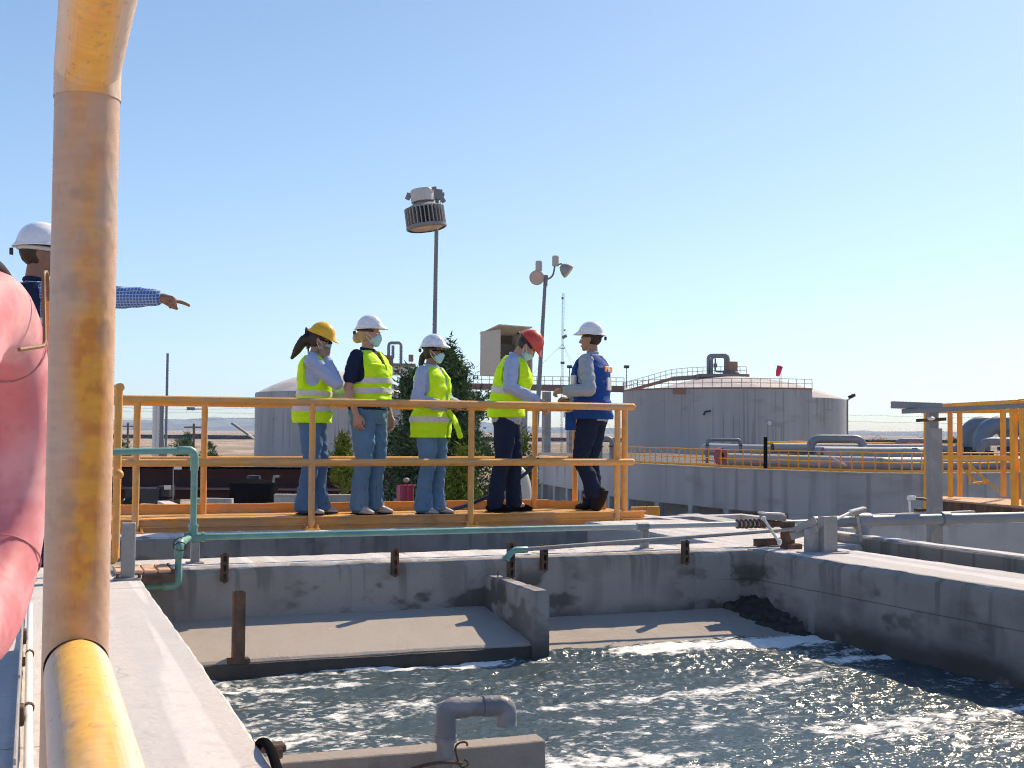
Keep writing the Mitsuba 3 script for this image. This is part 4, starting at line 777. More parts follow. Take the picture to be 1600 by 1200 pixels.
yw2 = thing('yard_wall', 'low white concrete yard wall behind the women on the catwalk', 'wall')
wz2 = (9.318, 41.614, -1.491)[2]
part(yw2, 'wall', run([(0, GZ), (.3, GZ), (.3, wz2), (0, wz2)], (7.83, 42.203, -1.503)[:2], (11.301, 40.827, -1.431)[:2], 10), 'm_light_wall')
part(yw2, 'coping', run([(-.03, wz2), (.33, wz2), (.33, wz2 + .07), (-.03, wz2 + .07)], (7.83, 42.203, -1.503)[:2], (11.301, 40.827, -1.431)[:2], 10), 'm_pipewhite')
part(yw2, 'wall', run([(0, GZ), (.3, GZ), (.3, wz2), (0, wz2)], (11.321, 40.819, -1.431)[:2], (10.941, 35.581, -1.275)[:2], 10), 'm_light_wall')
part(yw2, 'coping', run([(-.03, wz2), (.33, wz2), (.33, wz2 + .07), (-.03, wz2 + .07)], (11.321, 40.819, -1.431)[:2], (10.941, 35.581, -1.275)[:2], 10), 'm_pipewhite')
yw3 = thing('yard_curb', 'white concrete curb angled across the yard behind the teal riser', 'curb')
wz3 = (5.187, 43.255, -1.68)[2]
part(yw3, 'wall', run([(0, GZ), (.4, GZ), (.4, wz3), (0, wz3)], (4.07, 43.694, -1.6)[:2], (4.309, 37.138, -1.517)[:2], 8), 'm_top_lit')
part(yw3, 'wall', run([(0, GZ), (.3, GZ), (.3, wz3 + .1), (0, wz3 + .1)], (5.226, 43.235, -1.568)[:2], (6.466, 42.744, -1.558)[:2], 8), 'm_light_wall')
rp = thing('red_pump', 'small dark red pump skid with pipes behind the third woman', 'pump')
p = np.array((10.341, 34.734, -1.069)); part(rp, 'body', box(p, (.42, .4, .5)), mat('m_pump', prin((.35, .04, .09), .5, .4)))
part(rp, 'pipe', cat(*[rod(p + [x, -.25, -.3], p + [x, -.25, .3], .025, 6) for x in (-.18, 0, .16)], rod(p + [-.25, -.25, .26], p + [.25, -.25, .26], .03, 6)), 'm_pump')
part(rp, 'valve', tm(hull(ell(p + [0, -.1, .42], (.10, .08, .07)))), 'm_steel')
sg = thing('small_sign', 'tiny blank white sign on a thin pole behind the teal riser', 'sign')
part(sg, 'panel', box((5.38, 49.594, -0.693), (.30, .02, .18), rotz(-.38)), 'm_white_paint'); part(sg, 'pole', rod((5.214, 49.658, -0.643), (5.229, 49.73, -2.471), .022, 6), 'm_greypipe')
tr = thing('dark_machine', 'dark truck-like machine parked under the maroon building', 'machine')
p = np.array((5.105, 60.54, -2.457)); part(tr, 'body', box(p + [0, 0, .1], (1.6, 1.2, .7), rotz(-.4)), 'm_dark'); part(tr, 'cab', box(p + [.9, -.3, .3], (.6, .9, .5), rotz(-.4)), 'm_dark'); part(tr, 'panel', box(p + [.9, -.8, .5], (.3, .03, .2), rotz(-.4)), 'm_white_paint')
for a in (-.7, .8): part(tr, 'wheel', lathe([(0, -.12), (.40, -.12), (.45, 0), (.40, .12), (0, .12)], p + [a, -.5, -.4], 18, align((0, 1, 0))), 'm_rubber')
bf = solo('border_fence', cat(*[bar((25.675, 807.962, -3.813), (152.85, 757.667, -3.806), .6, 2.6), bar((152.85, 757.667, -3.806), (354.835, 677.787, -3.808), .6, 2.6), bar((354.835, 677.787, -3.808), (609.177, 577.183, -3.393), .6, 2.6)]), mat('m_fence', prin((.05, .045, .05), .9, .1)), 'dark fence line along the whole far horizon', 'fence')
def upole(x, y0, y1, D, lab, arms=1):
    t = thing('utility_pole', lab, 'utility pole')
    P, Q = dq(x, y0, D), dq(x, y1, D); part(t, 'pole', rod((Q[0], Q[1], GZ), P, .16, 8), 'm_bark')
    for k in range(arms): part(t, 'cross_arm', rod(P + [-1.3, .5, -.5 - k], P + [1.3, -.5, -.5 - k], .10, 6), 'm_bark')
upole(200, 661, 690, 190, 'utility pole at the far left beyond the catwalk rail')
upole(303, 662, 695, 170, 'utility pole seen right of the teal riser, under the street lamp', 2)
for k, (x0, x1, yt, r, col, lab) in enumerate(((242, 241, 628, .17, 'm_white_paint', 'tallest white steel flag pole of the left cluster'), (248, 247, 630, .15, 'm_white_paint', 'second white pole of the cluster behind the left rail'), (254, 249, 628, .15, 'm_greypipe', 'grey leaning pole of the cluster behind the left rail'), (252, 258, 628, .13, 'm_greypipe', 'thin pole leaning right in the left cluster'), (262, 259, 552, .10, 'm_steelblue', 'tall thin antenna pole of the left cluster'))):
    P, Q = dq(x0, yt, 95), dq(x1, 700, 95)
    solo('yard_pole', rod(P, (Q[0], Q[1], GZ), r, 8), col, lab, 'pole', None)
sl_ = thing('street_lamp', 'small street lamp on a side arm seen between the far rail posts', 'lamp post')
part(sl_, 'pole', rod(dq(317, 636, 80), (*dq(317, 700, 80)[:2], GZ), .06, 6), 'm_mast'); part(sl_, 'arm', rod(dq(317, 639, 80), dq(300, 639, 80), .035, 6), 'm_mast'); part(sl_, 'head', box(dq(298, 638.5, 80), (.5, .3, .2)), 'm_mast')
cr = thing('yard_crane', 'thin dark inclined boom beyond the far rail post', 'crane boom')
part(cr, 'boom', rod(dq(362, 660.5, 180), dq(388, 679, 180), .22, 6), 'm_mast'); part(cr, 'boom_tail', rod(dq(388, 679, 180), dq(402, 688, 180), .16, 6), 'm_white_paint')
for k, (y0, y1) in enumerate(((636, 637), (641, 646), (652, 652))):
    solo('power_line', tube([dq(150, y0, 170), dq(300, y0 + 4, 170), dq(460, y1, 170)], .018, 4), 'm_mast', f'thin overhead wire behind the left rail, {("topmost", "middle", "lowest")[k]} of three', 'wire')
for k, (y0, y1) in enumerate(((648, 652), (658, 660))):
    solo('power_line', tube([dq(1300, y0, 300), dq(1480, y0 + 4, 300), dq(1700, y1, 300)], .03, 4), 'm_mast', f'thin overhead wire on the right behind the steel frame, {("upper", "lower")[k]} of two', 'wire')
bh = solo('blue_hose', tube([(3.647, 10.912, 0.045), (3.916, 10.965, 0.104), (4.3, 11.022, 0.245), (4.563, 11.073, 0.416), (4.673, 11.077, 0.542)], .018, 10), mat('m_hose', prin((.014, .03, .10), .4, .5)), 'dark blue hose sagging from the far rail behind the red-helmeted man', 'hose', None, True)
yp = solo('sand_bag', soft(hull(ell((8.96, 22.337, -0.404), (.30, .2, .55))), .1, 2), 'm_beige', 'pale sack-like block behind the legs of the red-helmeted man', 'sack')

# ---------------------------------------------------------------- trees and bushes
def leaves(cent, spread, n, size, col, seed, up=.6):
    g = np.random.default_rng(seed); c = cent[g.integers(0, len(cent), n)] + g.normal(0, 1, (n, 3)) * spread
    d = g.normal(0, 1, (n, 3)); d[:, 2] = np.abs(d[:, 2]) * up + .2; d /= np.linalg.norm(d, axis=1, keepdims=True)
    w = np.cross(d, g.normal(0, 1, (n, 3))); w /= np.linalg.norm(w, axis=1, keepdims=True)
    L = size * g.uniform(.6, 1.5, (n, 1)); v = np.stack([c - w * L * .16, c + w * L * .16, c + d * L], 1)
    col = np.asarray(col)[g.integers(0, len(col), n)] * g.uniform(.65, 1.35, (n, 1))
    return v.reshape(-1, 3), np.arange(3 * n).reshape(-1, 3), np.repeat(col, 3, 0)
def tree(name, label, base, top, rx, crown0, nb, nl, size, col, seed, trunk=.12, spread=.16, cat_='tree', shape=.8):
    t = thing(name, label, cat_); g = np.random.default_rng(seed); h = top - base[2]; ms, cent = [], []
    part(t, 'trunk', tube([(base[0], base[1], base[2] + h * k) for k in np.linspace(0, .85, 6)], np.linspace(trunk, .02, 6), 8), 'm_bark')
    for k in range(nb):
        f = g.uniform(crown0, .96); a = g.uniform(0, 6.28); fr = (f - crown0) / (1 - crown0)
        R = rx * (1 - fr ** 1.6) ** shape * g.uniform(.4, 1.25) + .03 * rx
        s = np.array([base[0], base[1], base[2] + h * f * .94]); e = s + [R * math.cos(a), R * math.sin(a), h * g.uniform(.02, .12)]
        ms.append(tube([s, (s + e) / 2 + [0, 0, .02 * h], e], [trunk * .22, trunk * .15, .008], 5)); 
        for u in np.linspace(.35, 1.0, 5): cent.append(s + (e - s) * u + g.normal(0, .06, 3) * rx)
    part(t, 'limbs', cat(*ms), 'm_bark', kind='stuff')
    v, f, c = leaves(np.array(cent), spread, nl, size, col, seed)
    k = numbered(t + '__crown'); scene[k] = mikit.ply(trimesh.Trimesh(v, f, process=False), 'm_leaf', smooth=False, color=c)
    labels[k] = {'kind': 'stuff'}
GR = [(.075, .12, .055), (.10, .155, .07), (.13, .19, .09), (.06, .10, .045)]
YG = [(.16, .22, .03), (.20, .25, .04), (.11, .17, .03), (.24, .26, .05)]
tb = np.array((12.827, 37.944, 1.526)); tree('conifer_tree', 'dark feathery evergreen tree behind the third woman', (tb[0], tb[1], GZ), (12.585, 37.95, 3.64)[2], 2.0, .10, 170, 40000, .17, GR, 5, .14, .15)
tb = np.array((12.059, 39.324, 1.536)); tree('conifer_tree', 'shorter dark evergreen merging with the left side of the tall one', (tb[0], tb[1], GZ), (12.027, 39.274, 3.01)[2], 1.5, .12, 110, 22000, .17, GR, 6, .12, .14)
tb = np.array((11.458, 47.156, 0.117)); tree('yellow_bush', 'bright yellow-green bush between the first two women', (tb[0], tb[1], GZ), (11.446, 47.137, 0.676)[2], .75, .15, 50, 7000, .16, YG, 7, .06, .10, 'bush')
tb = np.array((10.897, 31.224, 0.355)); tree('yellow_bush', 'sunlit yellow-green shrub just right of the third woman', (tb[0], tb[1], GZ), (10.891, 31.213, 0.669)[2], .75, .2, 70, 8000, .13, YG, 8, .06, .10, 'bush')
tb = np.array((11.286, 27.853, 0.089)); tree('yellow_bush', 'leafy green shrub behind the legs of the red-helmeted man', (tb[0], tb[1], GZ), (11.317, 27.814, 0.724)[2], .62, .2, 70, 8000, .13, YG[:3] + GR[:2], 9, .06, .10, 'bush')
for k, (x, y, D, r, lab) in enumerate(((190, 686, 120, 1.6, 'round green bush at the far left of the yard'), (281, 684, 120, 2.0, 'spreading green bush right of the pole cluster'), (292, 676, 122, 1.0, 'pointed little green tree beside the spreading bush'), (330, 692, 120, 1.0, 'small dry bush right of the far rail post'), (1440, 685, 200, 1.5, 'far green bush left of the steel frame'), (1492, 683, 200, 1.6, 'far green bush between the platform posts'), (1372, 684, 170, 2.2, 'sparse reddish dry shrub on the right horizon'))):
    p = dq(x, y, D); tree('yard_bush', lab, (p[0], p[1], GZ), p[2], r, .2, 24, 1500, .30 if k < 6 else .2, GR if k < 6 else [(.28, .14, .10)], 20 + k, .08, r * .16, 'bush', .5)
# ---------------------------------------------------------------- people
def rfrom(d, n):
    """Frame with x along d and z near n."""
    x = np.asarray(d, float); x = x / np.linalg.norm(x); z = np.asarray(n, float); z = z - x * (x @ z); z /= np.linalg.norm(z); return np.stack([x, np.cross(z, x), z], 1)
def hand(w, d, n, thumb, pose, s=1.0):
    """Wrist, finger direction, back-of-hand normal, thumb side (+1: +y), pose -> hulls."""
    B = rfrom(d, n); P = lambda x, y, z: np.asarray(w) + B @ (np.array([x, y * thumb, z]) * s)
    out = [hull(ell(P(.0, 0, 0), .024 * s), ell(P(.02, .0, 0), (.026 * s)), ell(P(.08, .030, 0), .013 * s), ell(P(.082, -.030, -.002), .0125 * s), ell(P(.045, .032, -.004), .014 * s))]
    curl = {'relaxed': (.35, .55, .4), 'fist': (1.25, 1.5, 1.1), 'hold': (.8, 1.0, .7), 'flat': (.1, .15, .1)}
    for k, (y, l) in enumerate(((.030, .070), (.010, .078), (-.011, .072), (-.031, .058))):
        c = curl['flat'] if (pose == 'point' and k == 0) else curl['fist' if pose == 'point' else pose]; a = 0.; p = np.array([.083, y, 0.]); pts = [p]
        for f, q in zip((.45, .32, .23), c):
            a += q * (1 + .08 * k); p = p + l * f * np.array([math.cos(a), .10 * y / .03 * math.cos(a), -math.sin(a)]); pts.append(p)
        out += chain([P(*p) for p in pts], [.0098 * s, .0092 * s, .0085 * s, .0075 * s])
    a = curl['fist' if pose == 'point' else pose][0] * .5
    out += chain([P(.02, .028, -.006), P(.048, .050, -.012 - .01 * a), P(.075, .056 - .02 * a, -.018 - .02 * a), P(.093, .052 - .035 * a, -.022 - .026 * a)], [.014 * s, .0115 * s, .0105 * s, .0085 * s])
    return out
SEC = [(.80, .0, .10, .155), (.90, .0, .125, .172), (.98, .0, .12, .168), (1.06, .005, .112, .155), (1.16, .01, .115, .160), (1.27, .012, .122, .172), (1.36, .008, .112, .178), (1.42, .0, .085, .165), (1.455, -.005, .062, .11), (1.485, -.008, .055, .068)]
def person(label, pos, heading, s, o):
    t = thing('person', label, 'person')
    lean, hipz = o.get('lean', 0.), .92; belly = o.get('belly', 1.0); hips = o.get('hips', 1.0)
    RL = roty(lean); tw = rotz(o.get('twist', 0.))
    def bend(p):
        p = np.array(p, float); q = np.atleast_2d(p).copy(); k = np.clip((q[:, 2] - hipz) / .25, 0, 1)[:, None]
        r = (q - [0, 0, hipz]) @ (RL @ tw).T + [0, 0, hipz]; q = q * (1 - k) + r * k; return q.reshape(p.shape)
    RZ = rotz(heading)
    def world(m): m = tm(m).copy(); m.vertices = (m.vertices * s) @ RZ.T + np.asarray(pos); return m
    def add(name, m, mt, smooth=True, parent=None, label=None): return part(parent or t, name, world(m), mt, smooth, label)
    def sec(z):
        a = np.array(SEC); r = np.array([np.interp(z, a[:, 0], a[:, k]) for k in (1, 2, 3)]); r[1:] *= 1 + .09 * min(1, max(0, (1.44 - z) / .1))
        if z < 1.0: r[1:] *= hips
        elif z < 1.34: r[1] *= belly
        return r
    def loft(z0, z1, off, n=26, m=44, wr=.0, seed=0, flare=0.):
        V = []
        for z in np.linspace(z0, z1, n):
            cx, rx, ry = sec(z); f = flare * max(0, (1.05 - z) / .25); a = np.arange(m) * 2 * math.pi / m; ca, sa = np.cos(a), np.sin(a); e = 2 / 2.5
            V.append(np.stack([cx + (rx + off + f) * np.sign(ca) * np.abs(ca) ** e, (ry + off + f) * np.sign(sa) * np.abs(sa) ** e, np.full(m, z)], 1))
        V = np.array(V)
        if wr:
            d = meshkit.fbm(V * [11, 11, 17] + seed, 3, seed) - .5; c = np.array([0, 0, 1]); nrm = V * [1, 1, 0]; nrm /= np.linalg.norm(nrm, axis=-1, keepdims=True) + 1e-9; V = V + nrm * (d * 2 * wr)[..., None]
        i, j = np.meshgrid(np.arange(n - 1), np.arange(m), indexing='ij')
        q = np.stack([i * m + j, i * m + (j + 1) % m, (i + 1) * m + (j + 1) % m, (i + 1) * m + j], -1).reshape(-1, 4)
        v = np.vstack([V.reshape(-1, 3), V[0].mean(0), V[-1].mean(0)]); k = n * m; j = np.arange(m)
        f = np.vstack([q[:, :3], q[:, [0, 2, 3]], np.stack([(j + 1) % m, j, j * 0 + k], 1), np.stack([(n - 1) * m + j, (n - 1) * m + (j + 1) % m, j * 0 + k + 1], 1)])
        return trimesh.Trimesh(v, f, process=False)
    def man(m): return m3.Manifold(m3.Mesh(np.asarray(m.vertices, np.float32), np.asarray(m.faces, np.uint32)))
    def bent(m): m = tm(m); m.vertices = bend(m.vertices); return m
    # skeleton
    sh = {k: bend((-.005, .175 * k, 1.405)) for k in (1, -1)}
    el = {k: np.array(o['el'][k], float) for k in (1, -1)}; wr = {k: np.array(o['wr'][k], float) for k in (1, -1)}
    ft = o.get('feet', {1: (.02, .09, 0, 0.12), -1: (.0, -.09, 0, -.12)}); hipj = {k: np.array([0, .095 * k, .88]) for k in (1, -1)}
    kn = {k: np.array(o.get('knee', {}).get(k, ((hipj[k][0] + ft[k][0]) / 2 + .03, (hipj[k][1] + ft[k][1]) / 2, .49)), float) for k in (1, -1)}
    an = {k: np.array([ft[k][0] - .02, ft[k][1], ft[k][2] + .09]) for k in (1, -1)}
    nb = bend((-.01, 0, 1.47)); hy, hp, hr = o.get('head', (0, 0, 0)); RH = rotz(hy) @ roty(hp) @ rotx(hr)
    hc = nb + RH @ np.array([.03, 0, .145]) * .9 + np.array([.0, 0, .01])
    E3 = lambda c, r: ell(hc + RH @ (np.array(c) * .94), np.array(r) * .94, RH)
    # one continuous skin body: head with face, neck, trunk core, arms, hands, legs
    hd = [hull(E3((-.012, 0, .03), (.098, .077, .090)), E3((.03, 0, -.02), (.062, .064, .075))), hull(E3((.02, 0, -.045), (.062, .058, .05)), E3((.062, 0, -.092), (.022, .026, .018))),
          hull(E3((.088, 0, .015), (.010, .010, .010)), E3((.106, 0, -.022), (.013, .014, .010)), E3((.085, 0, -.028), (.012, .017, .010))), hull(E3((.078, .03, .028), (.014, .02, .008)), E3((.078, -.03, .028), (.014, .02, .008)))]
    hd += [hull(E3((-.008, .077 * k, .012), (.020, .010, .030)), E3((-.002, .074 * k, -.022), (.012, .008, .014))) for k in (1, -1)]
    hd += [hull(E3((.085, 0, -.058), (.016, .024, .006)), E3((.082, 0, -.066), (.016, .022, .006)))]
    hd += [hull(ell(nb - [0, 0, .05], (.058, .062, .04)), ell(hc + RH @ np.array([-.018, 0, -.06]), (.052, .052, .05), RH))]
    hd += [man(bent(loft(.82, 1.47, -.03, 14, 24)))]
    for k in (1, -1):
        hd += chain([sh[k] * .97, el[k], wr[k]], [.040, .036, .026]); hd += chain([hipj[k], kn[k], an[k]], [.075, .05, .04]) + [hull(ell(an[k], .042), ell(an[k] + [.06, 0, -.04], (.06, .04, .03)))]
    sk = soft(U(hd), .016, 4); sk = man(sk); hs_ = U([h for k in (1, -1) for h in hand(wr[k], *o['hand'][k])])
    bd = tm(sk + hs_); bd.merge_vertices(); add('body', bd, o['skin'], 60)
    # trousers
    fl = o.get('flare', .075)
    tr = [man(loft(.80, 1.03, .004, 12, 40))]
    for k in (1, -1):
        tr += chain([hipj[k] + [0, 0, -.02], (hipj[k] * .45 + kn[k] * .55), kn[k], (kn[k] + an[k]) / 2 + [-.012, 0, 0], an[k] + [.012, 0, -.035]], [(.115 * hips, .10 * hips, .10), (.096 * hips, .090, .08), (.075, .073, .07), (.075, .072, .066), (fl * 1.06, fl, .045)])
    add('trousers', soft(U(tr), .018, 6, .015, 3, (10, 10, 22)), o['trousers'])
    for k in (1, -1):
        a = ft[k][3]; RF = rotz(a) @ roty(o.get('toe', {}).get(k, 0.)); F = lambda x, y, z: an[k] + RF @ np.array([x, y, z])
        m = U([hull(ell(F(-.04, 0, -.052), (.038, .038, .03)), ell(F(.09, .0, -.062), (.05, .046, .024)), ell(F(.15, .0, -.066), (.038, .036, .020)), ell(F(.0, 0, -.01), (.045, .04, .03)))])
        kk = add('shoe', soft(m, .02, 3), o['shoe'])
        add('sole', soft(hull(ell(F(-.045, 0, -.084), (.04, .040, .008)), ell(F(.09, 0, -.086), (.052, .049, .008)), ell(F(.155, 0, -.084), (.038, .038, .008))), .02, 1), o.get('sole', 'm_rubber'), parent=kk)
    # shirt
    slv = o.get('sleeve', 'long'); sm = [man(bent(loft(o.get('shirt_hem', .86), 1.475, .008, 24, 40, .004, 4)))]
    for k in (1, -1):
        if slv == 'long': sm += chain([sh[k], (sh[k] + el[k]) / 2, el[k], (el[k] + wr[k]) / 2, el[k] * .08 + wr[k] * .92], [(.070, .068, .068), .067, .060, .058, .045])
        else: sm += chain([sh[k], sh[k] * .35 + el[k] * .65], [(.070, .068, .068), .066])
    sh_m = soft(U(sm), .018, 6, .013, 8, (14, 14, 24))
    add('shirt', sh_m, o['shirt'])
    if slv == 'long':
        for k in (1, -1): d = wr[k] - el[k]; add('cuff', tube([el[k] + d * .85, el[k] + d * .96], [.044, .042], 18), o['shirt'])
    add('collar', soft(hull(*[ell(bend((.0 + .055 * math.cos(a), .066 * math.sin(a), 1.478 + .012 * math.cos(a + 3.14))), .014) for a in np.linspace(0, 6.28, 16)]) - hull(ell(bend((.03, 0, 1.55)), (.055, .05, .09))), .015, 3), o.get('collar', o['shirt']))
    # vest
    v0 = o.get('vest_hem', .86)
    vm = man(bent(loft(v0, 1.462, .032, 40, 64, .016, o.get('seed', 1), .022)))
    cuts = [hull(ell(bend((.0, .235 * k, 1.40)), (.085, .085, .085)), ell(bend((.01, .235 * k, 1.24)), (.095, .075, .09))) for k in (1, -1)] + [hull(ell(bend((.02, 0, 1.53)), (.075, .080, .09)), ell(bend((.17, 0, 1.30)), (.03, .02, .05)))]
    vm = vm - U(cuts)
    if o.get('open'): vm = vm - man(bent(box((.16, o['open'], 1.05), (.20, .05, .8), bev=.002)))
    add('vest', soft(vm, .016, 2), o['vest'], 50)
    for z0, z1 in o.get('stripes', ()):
        b = man(bent(loft(z0, z1, .0385, 6, 64, .016, o.get('seed', 1), .022))) - U(cuts)
        if o.get('open'): b = b - man(bent(box((.16, o['open'], 1.05), (.20, .056, .8), bev=.002)))
        add('reflective_stripe', b, 'm_stripe', 50)
    # helmet
    hm = hc + RH @ np.array([-.006, 0, .060]); HQ = RH @ roty(o.get('helmet_tilt', -.06)); hs = o.get('hsize', 1.0) * .86
    full = o.get('brim') == 'full'
    pr = [(0, .136)] + [(.134 * math.sin(t), .136 * math.cos(t)) for t in np.linspace(.12, 1.50, 14)] + [(.137, .004), (.144, -.004), (.145, -.010), (.141, -.012), (.128, -.004), (.124, .010)] + [(.124 * math.sin(t), .118 * math.cos(t)) for t in np.linspace(1.45, .12, 10)] + [(0, .118)]
    V = []; NA = 72
    for k in range(NA):
        th = k * 2 * math.pi / NA; cx_, sy_ = math.cos(th), math.sin(th)
        for r, z in pr:
            low = max(0., 1 - max(0., z) / .03) if r > .13 else 0.
            ext = low * (.046 * max(0, cx_) ** 2.2 + .012 * max(0, -cx_))
            x, y = (r * 1.07 + ext) * cx_, r * .90 * sy_; zz = z - low * .012 * max(0, cx_) ** 2
            if z > .02 and r < .134:
                rg = math.exp(-(y / .016) ** 2) + .55 * math.exp(-((abs(y) - .045) / .011) ** 2)
                zz += .009 * rg * min(1, max(0, (z - .02) / .05))
            V.append((x, y, zz))
    m_ = len(pr); i, j = np.meshgrid(np.arange(NA), np.arange(m_ - 1), indexing='ij')
    q = np.stack([i * m_ + j, ((i + 1) % NA) * m_ + j, ((i + 1) % NA) * m_ + j + 1, i * m_ + j + 1], -1).reshape(-1, 4)
    hmesh = trimesh.Trimesh(hm + (np.array(V) * hs) @ HQ.T, np.vstack([q[:, :3], q[:, [0, 2, 3]]]), process=False); hmesh.fix_normals()
    hk_ = add('helmet', hmesh, o['helmet'], True)
    add('helmet_strap', tube([hm + HQ @ (np.array([.118 * math.cos(a) - .01, .100 * math.sin(a), -.028 - .012 * math.cos(a)]) * hs) for a in np.linspace(.9, 5.38, 26)], .011, 8), o.get('strap', 'm_dark'), True, hk_)
    add('helmet_knob', lathe([(0, .018), (.018, .018), (.02, 0), (0, 0)], hm + HQ @ np.array([-.135, 0, -.035]), 14, HQ @ roty(-1.57)), 'm_dark', 40, hk_)
    # hair
    hb = hull(E3((-.022, 0, .025), (.098, .085, .092))) + hull(E3((-.04, 0, -.02), (.076, .074, .07)))
    hb = hb - hull(*[(hc + RH @ np.array([x, y, z]))[None] for x in (.012, .3) for y in (-.2, .2) for z in (-.3, .045)])
    if o.get('short'): hb = hull(E3((-.022, 0, .025), (.096, .083, .088))) - hull(*[(hc + RH @ np.array([x, y, z]))[None] for x in (-.012, .3) for y in (-.2, .2) for z in (-.3, .045)]) - hull(*[(hc + RH @ np.array([x, y, z]))[None] for x in (-.3, .3) for y in (-.2, .2) for z in (-.3, -.045)])
    if o.get('tail'):
        hb = hb + U(chain([hc + RH @ np.array(p) for p in o['tail'][0]], o['tail'][1]))
    add('hair', soft(hb, .014, 2, .006, 5, (50, 50, 12)), o['hair'])
    if o.get('mask', True):
        mm = hull(E3((.078, 0, -.015), (.034, .040, .020)), E3((.062, 0, -.10), (.030, .034, .016)), E3((.045, 0, -.055), (.040, .071, .042)), E3((.112, 0, -.035), (.008, .012, .02)))
        mm = mm - hull(E3((-.01, 0, .0), (.064, .09, .14)))
        mk = add('face_mask', soft(mm, .012, 1, .002, 3, (20, 20, 90)), 'm_mask', 60)
        for k in (1, -1):
            for a, b in (((.045, .070 * k, -.03), (-.012, .080 * k, .018)), ((.04, .068 * k, -.085), (-.012, .080 * k, -.02))): add('ear_loop', rod(hc + RH @ np.array(a), hc + RH @ np.array(b), .003, 6), 'm_white_paint', True, mk)
    for k in (1, -1): add('eye', hull(E3((.082, .032 * k, .010), (.010, .014, .008))), 'm_white_helmet')
    if o.get('glasses'):
        m = [hull(E3((.098, .036 * k, .012), (.008, .030, .018))) for k in (1, -1)] + [hull(E3((.09, .068 * k, .014), (.006, .004, .006)), E3((-.005, .081 * k, .016), (.006, .004, .005))) for k in (1, -1)]
        add('sunglasses', U(m), 'm_black')
    for x in o.get('extra', ()): x(add, bend, hc, RH, el, wr)
    return t
RIGHT = math.atan2(-.368, .930)
HIP = (.86, 1.0)
def badge(pt, size, m, name):
    def f(add, bend, hc, RH, el, wr): add(name, box(bend(pt), size, rotz(0), .002), m, 20)
    return f
# left man pointing, half hidden by the post
def watch(k, m='m_dark'):
    def f(add, bend, hc, RH, el, wr):
        d = wr[k] - el[k]; d = d / np.linalg.norm(d); add('wrist_watch', tube([wr[k] - d * .02, wr[k] + d * .015], .034, 16), m)
    return f

P1 = dict(skin='m_skin', trousers='m_denim', shirt='m_shirt', vest='m_vest', shoe='m_shoe_white', hair='m_hair', helmet='m_yellow_helmet', head=(-.10, .28, 0), helmet_tilt=.10, lean=.03, strap='m_dark', vest_hem=.84, hips=1.02, flare=.105, glasses=True, seed=2,
    tail=([(-.09, 0, .0), (-.155, -.0, -.03), (-.185, 0, -.12), (-.215, .0, -.22)], [.045, .046, .042, .016]),
    el={-1: (.24, -.20, 1.20), 1: (.16, .25, 1.13)}, wr={-1: (.135, -.09, 1.43), 1: (.34, .14, 1.16)},
    hand={-1: ((-.03, .15, 1.0), (.6, -.8, .0), 1, 'relaxed'), 1: ((1, -.25, .1), (0, .3, 1), -1, 'hold')}, feet={1: (.07, .08, 0, .1), -1: (-.03, -.08, 0, -.1)},
    stripes=((.945, .995), (1.085, 1.135)))
P2 = dict(skin='m_skin_fair', trousers='m_denim_pale', shirt='m_navy', sleeve='short', vest='m_vest', shoe='m_shoe_white', hair='m_hair_blonde', helmet='m_white_helmet', head=(.28, .02, 0), lean=-.03, vest_hem=.99, shirt_hem=.93, hips=1.08, belly=1.18, seed=5, flare=.082,
    tail=([(-.08, 0, -.01), (-.115, 0, -.03)], [.05, .048]),
    el={-1: (-.06, -.255, 1.12), 1: (-.02, .27, 1.12)}, wr={-1: (.03, -.245, .885), 1: (.07, .26, .88)},
    hand={-1: ((.15, .05, -1), (.2, -1, 0), 1, 'relaxed'), 1: ((.1, .0, -1), (.2, 1, 0), -1, 'relaxed')}, feet={1: (.03, .09, 0, .2), -1: (-.02, -.09, 0, -.2)},
    stripes=((1.075, 1.125), (1.165, 1.215)))
P3 = dict(skin='m_skin_dark', trousers='m_denim_pale', shirt='m_shirt', vest='m_vest', shoe='m_shoe_white', hair='m_hair', helmet='m_white_helmet', head=(.16, .04, 0), lean=.0, vest_hem=.76, hips=1.05, glasses=True, seed=8, flare=.095, hsize=1.02,
    tail=([(-.085, 0, -.02), (-.12, 0, -.05), (-.13, 0, -.12), (-.12, 0, -.17)], [.036, .03, .026, .012]),
    el={-1: (-.03, -.245, 1.13), 1: (.05, .26, 1.12)}, wr={-1: (.26, -.15, 1.06), 1: (.30, .06, 1.08)},
    hand={-1: ((1, .55, .05), (.2, -.8, .8), 1, 'hold'), 1: ((.9, -.6, .1), (.2, .7, .8), -1, 'hold')}, feet={1: (.04, .085, 0, .2), -1: (-.02, -.085, 0, -.1)},
    stripes=((.91, .965),), open=.03)
P3['extra'] = (lambda add, bend, hc, RH, el, wr: add('vest_flap', soft(U(chain([np.array([.15, .10, 1.02]), np.array([.22, .10, .92]), np.array([.27, .11, .78])], [(.012, .05, .03), (.012, .055, .03), (.014, .06, .03)])), .02, 2, .008, 3), 'm_vest', 50),)
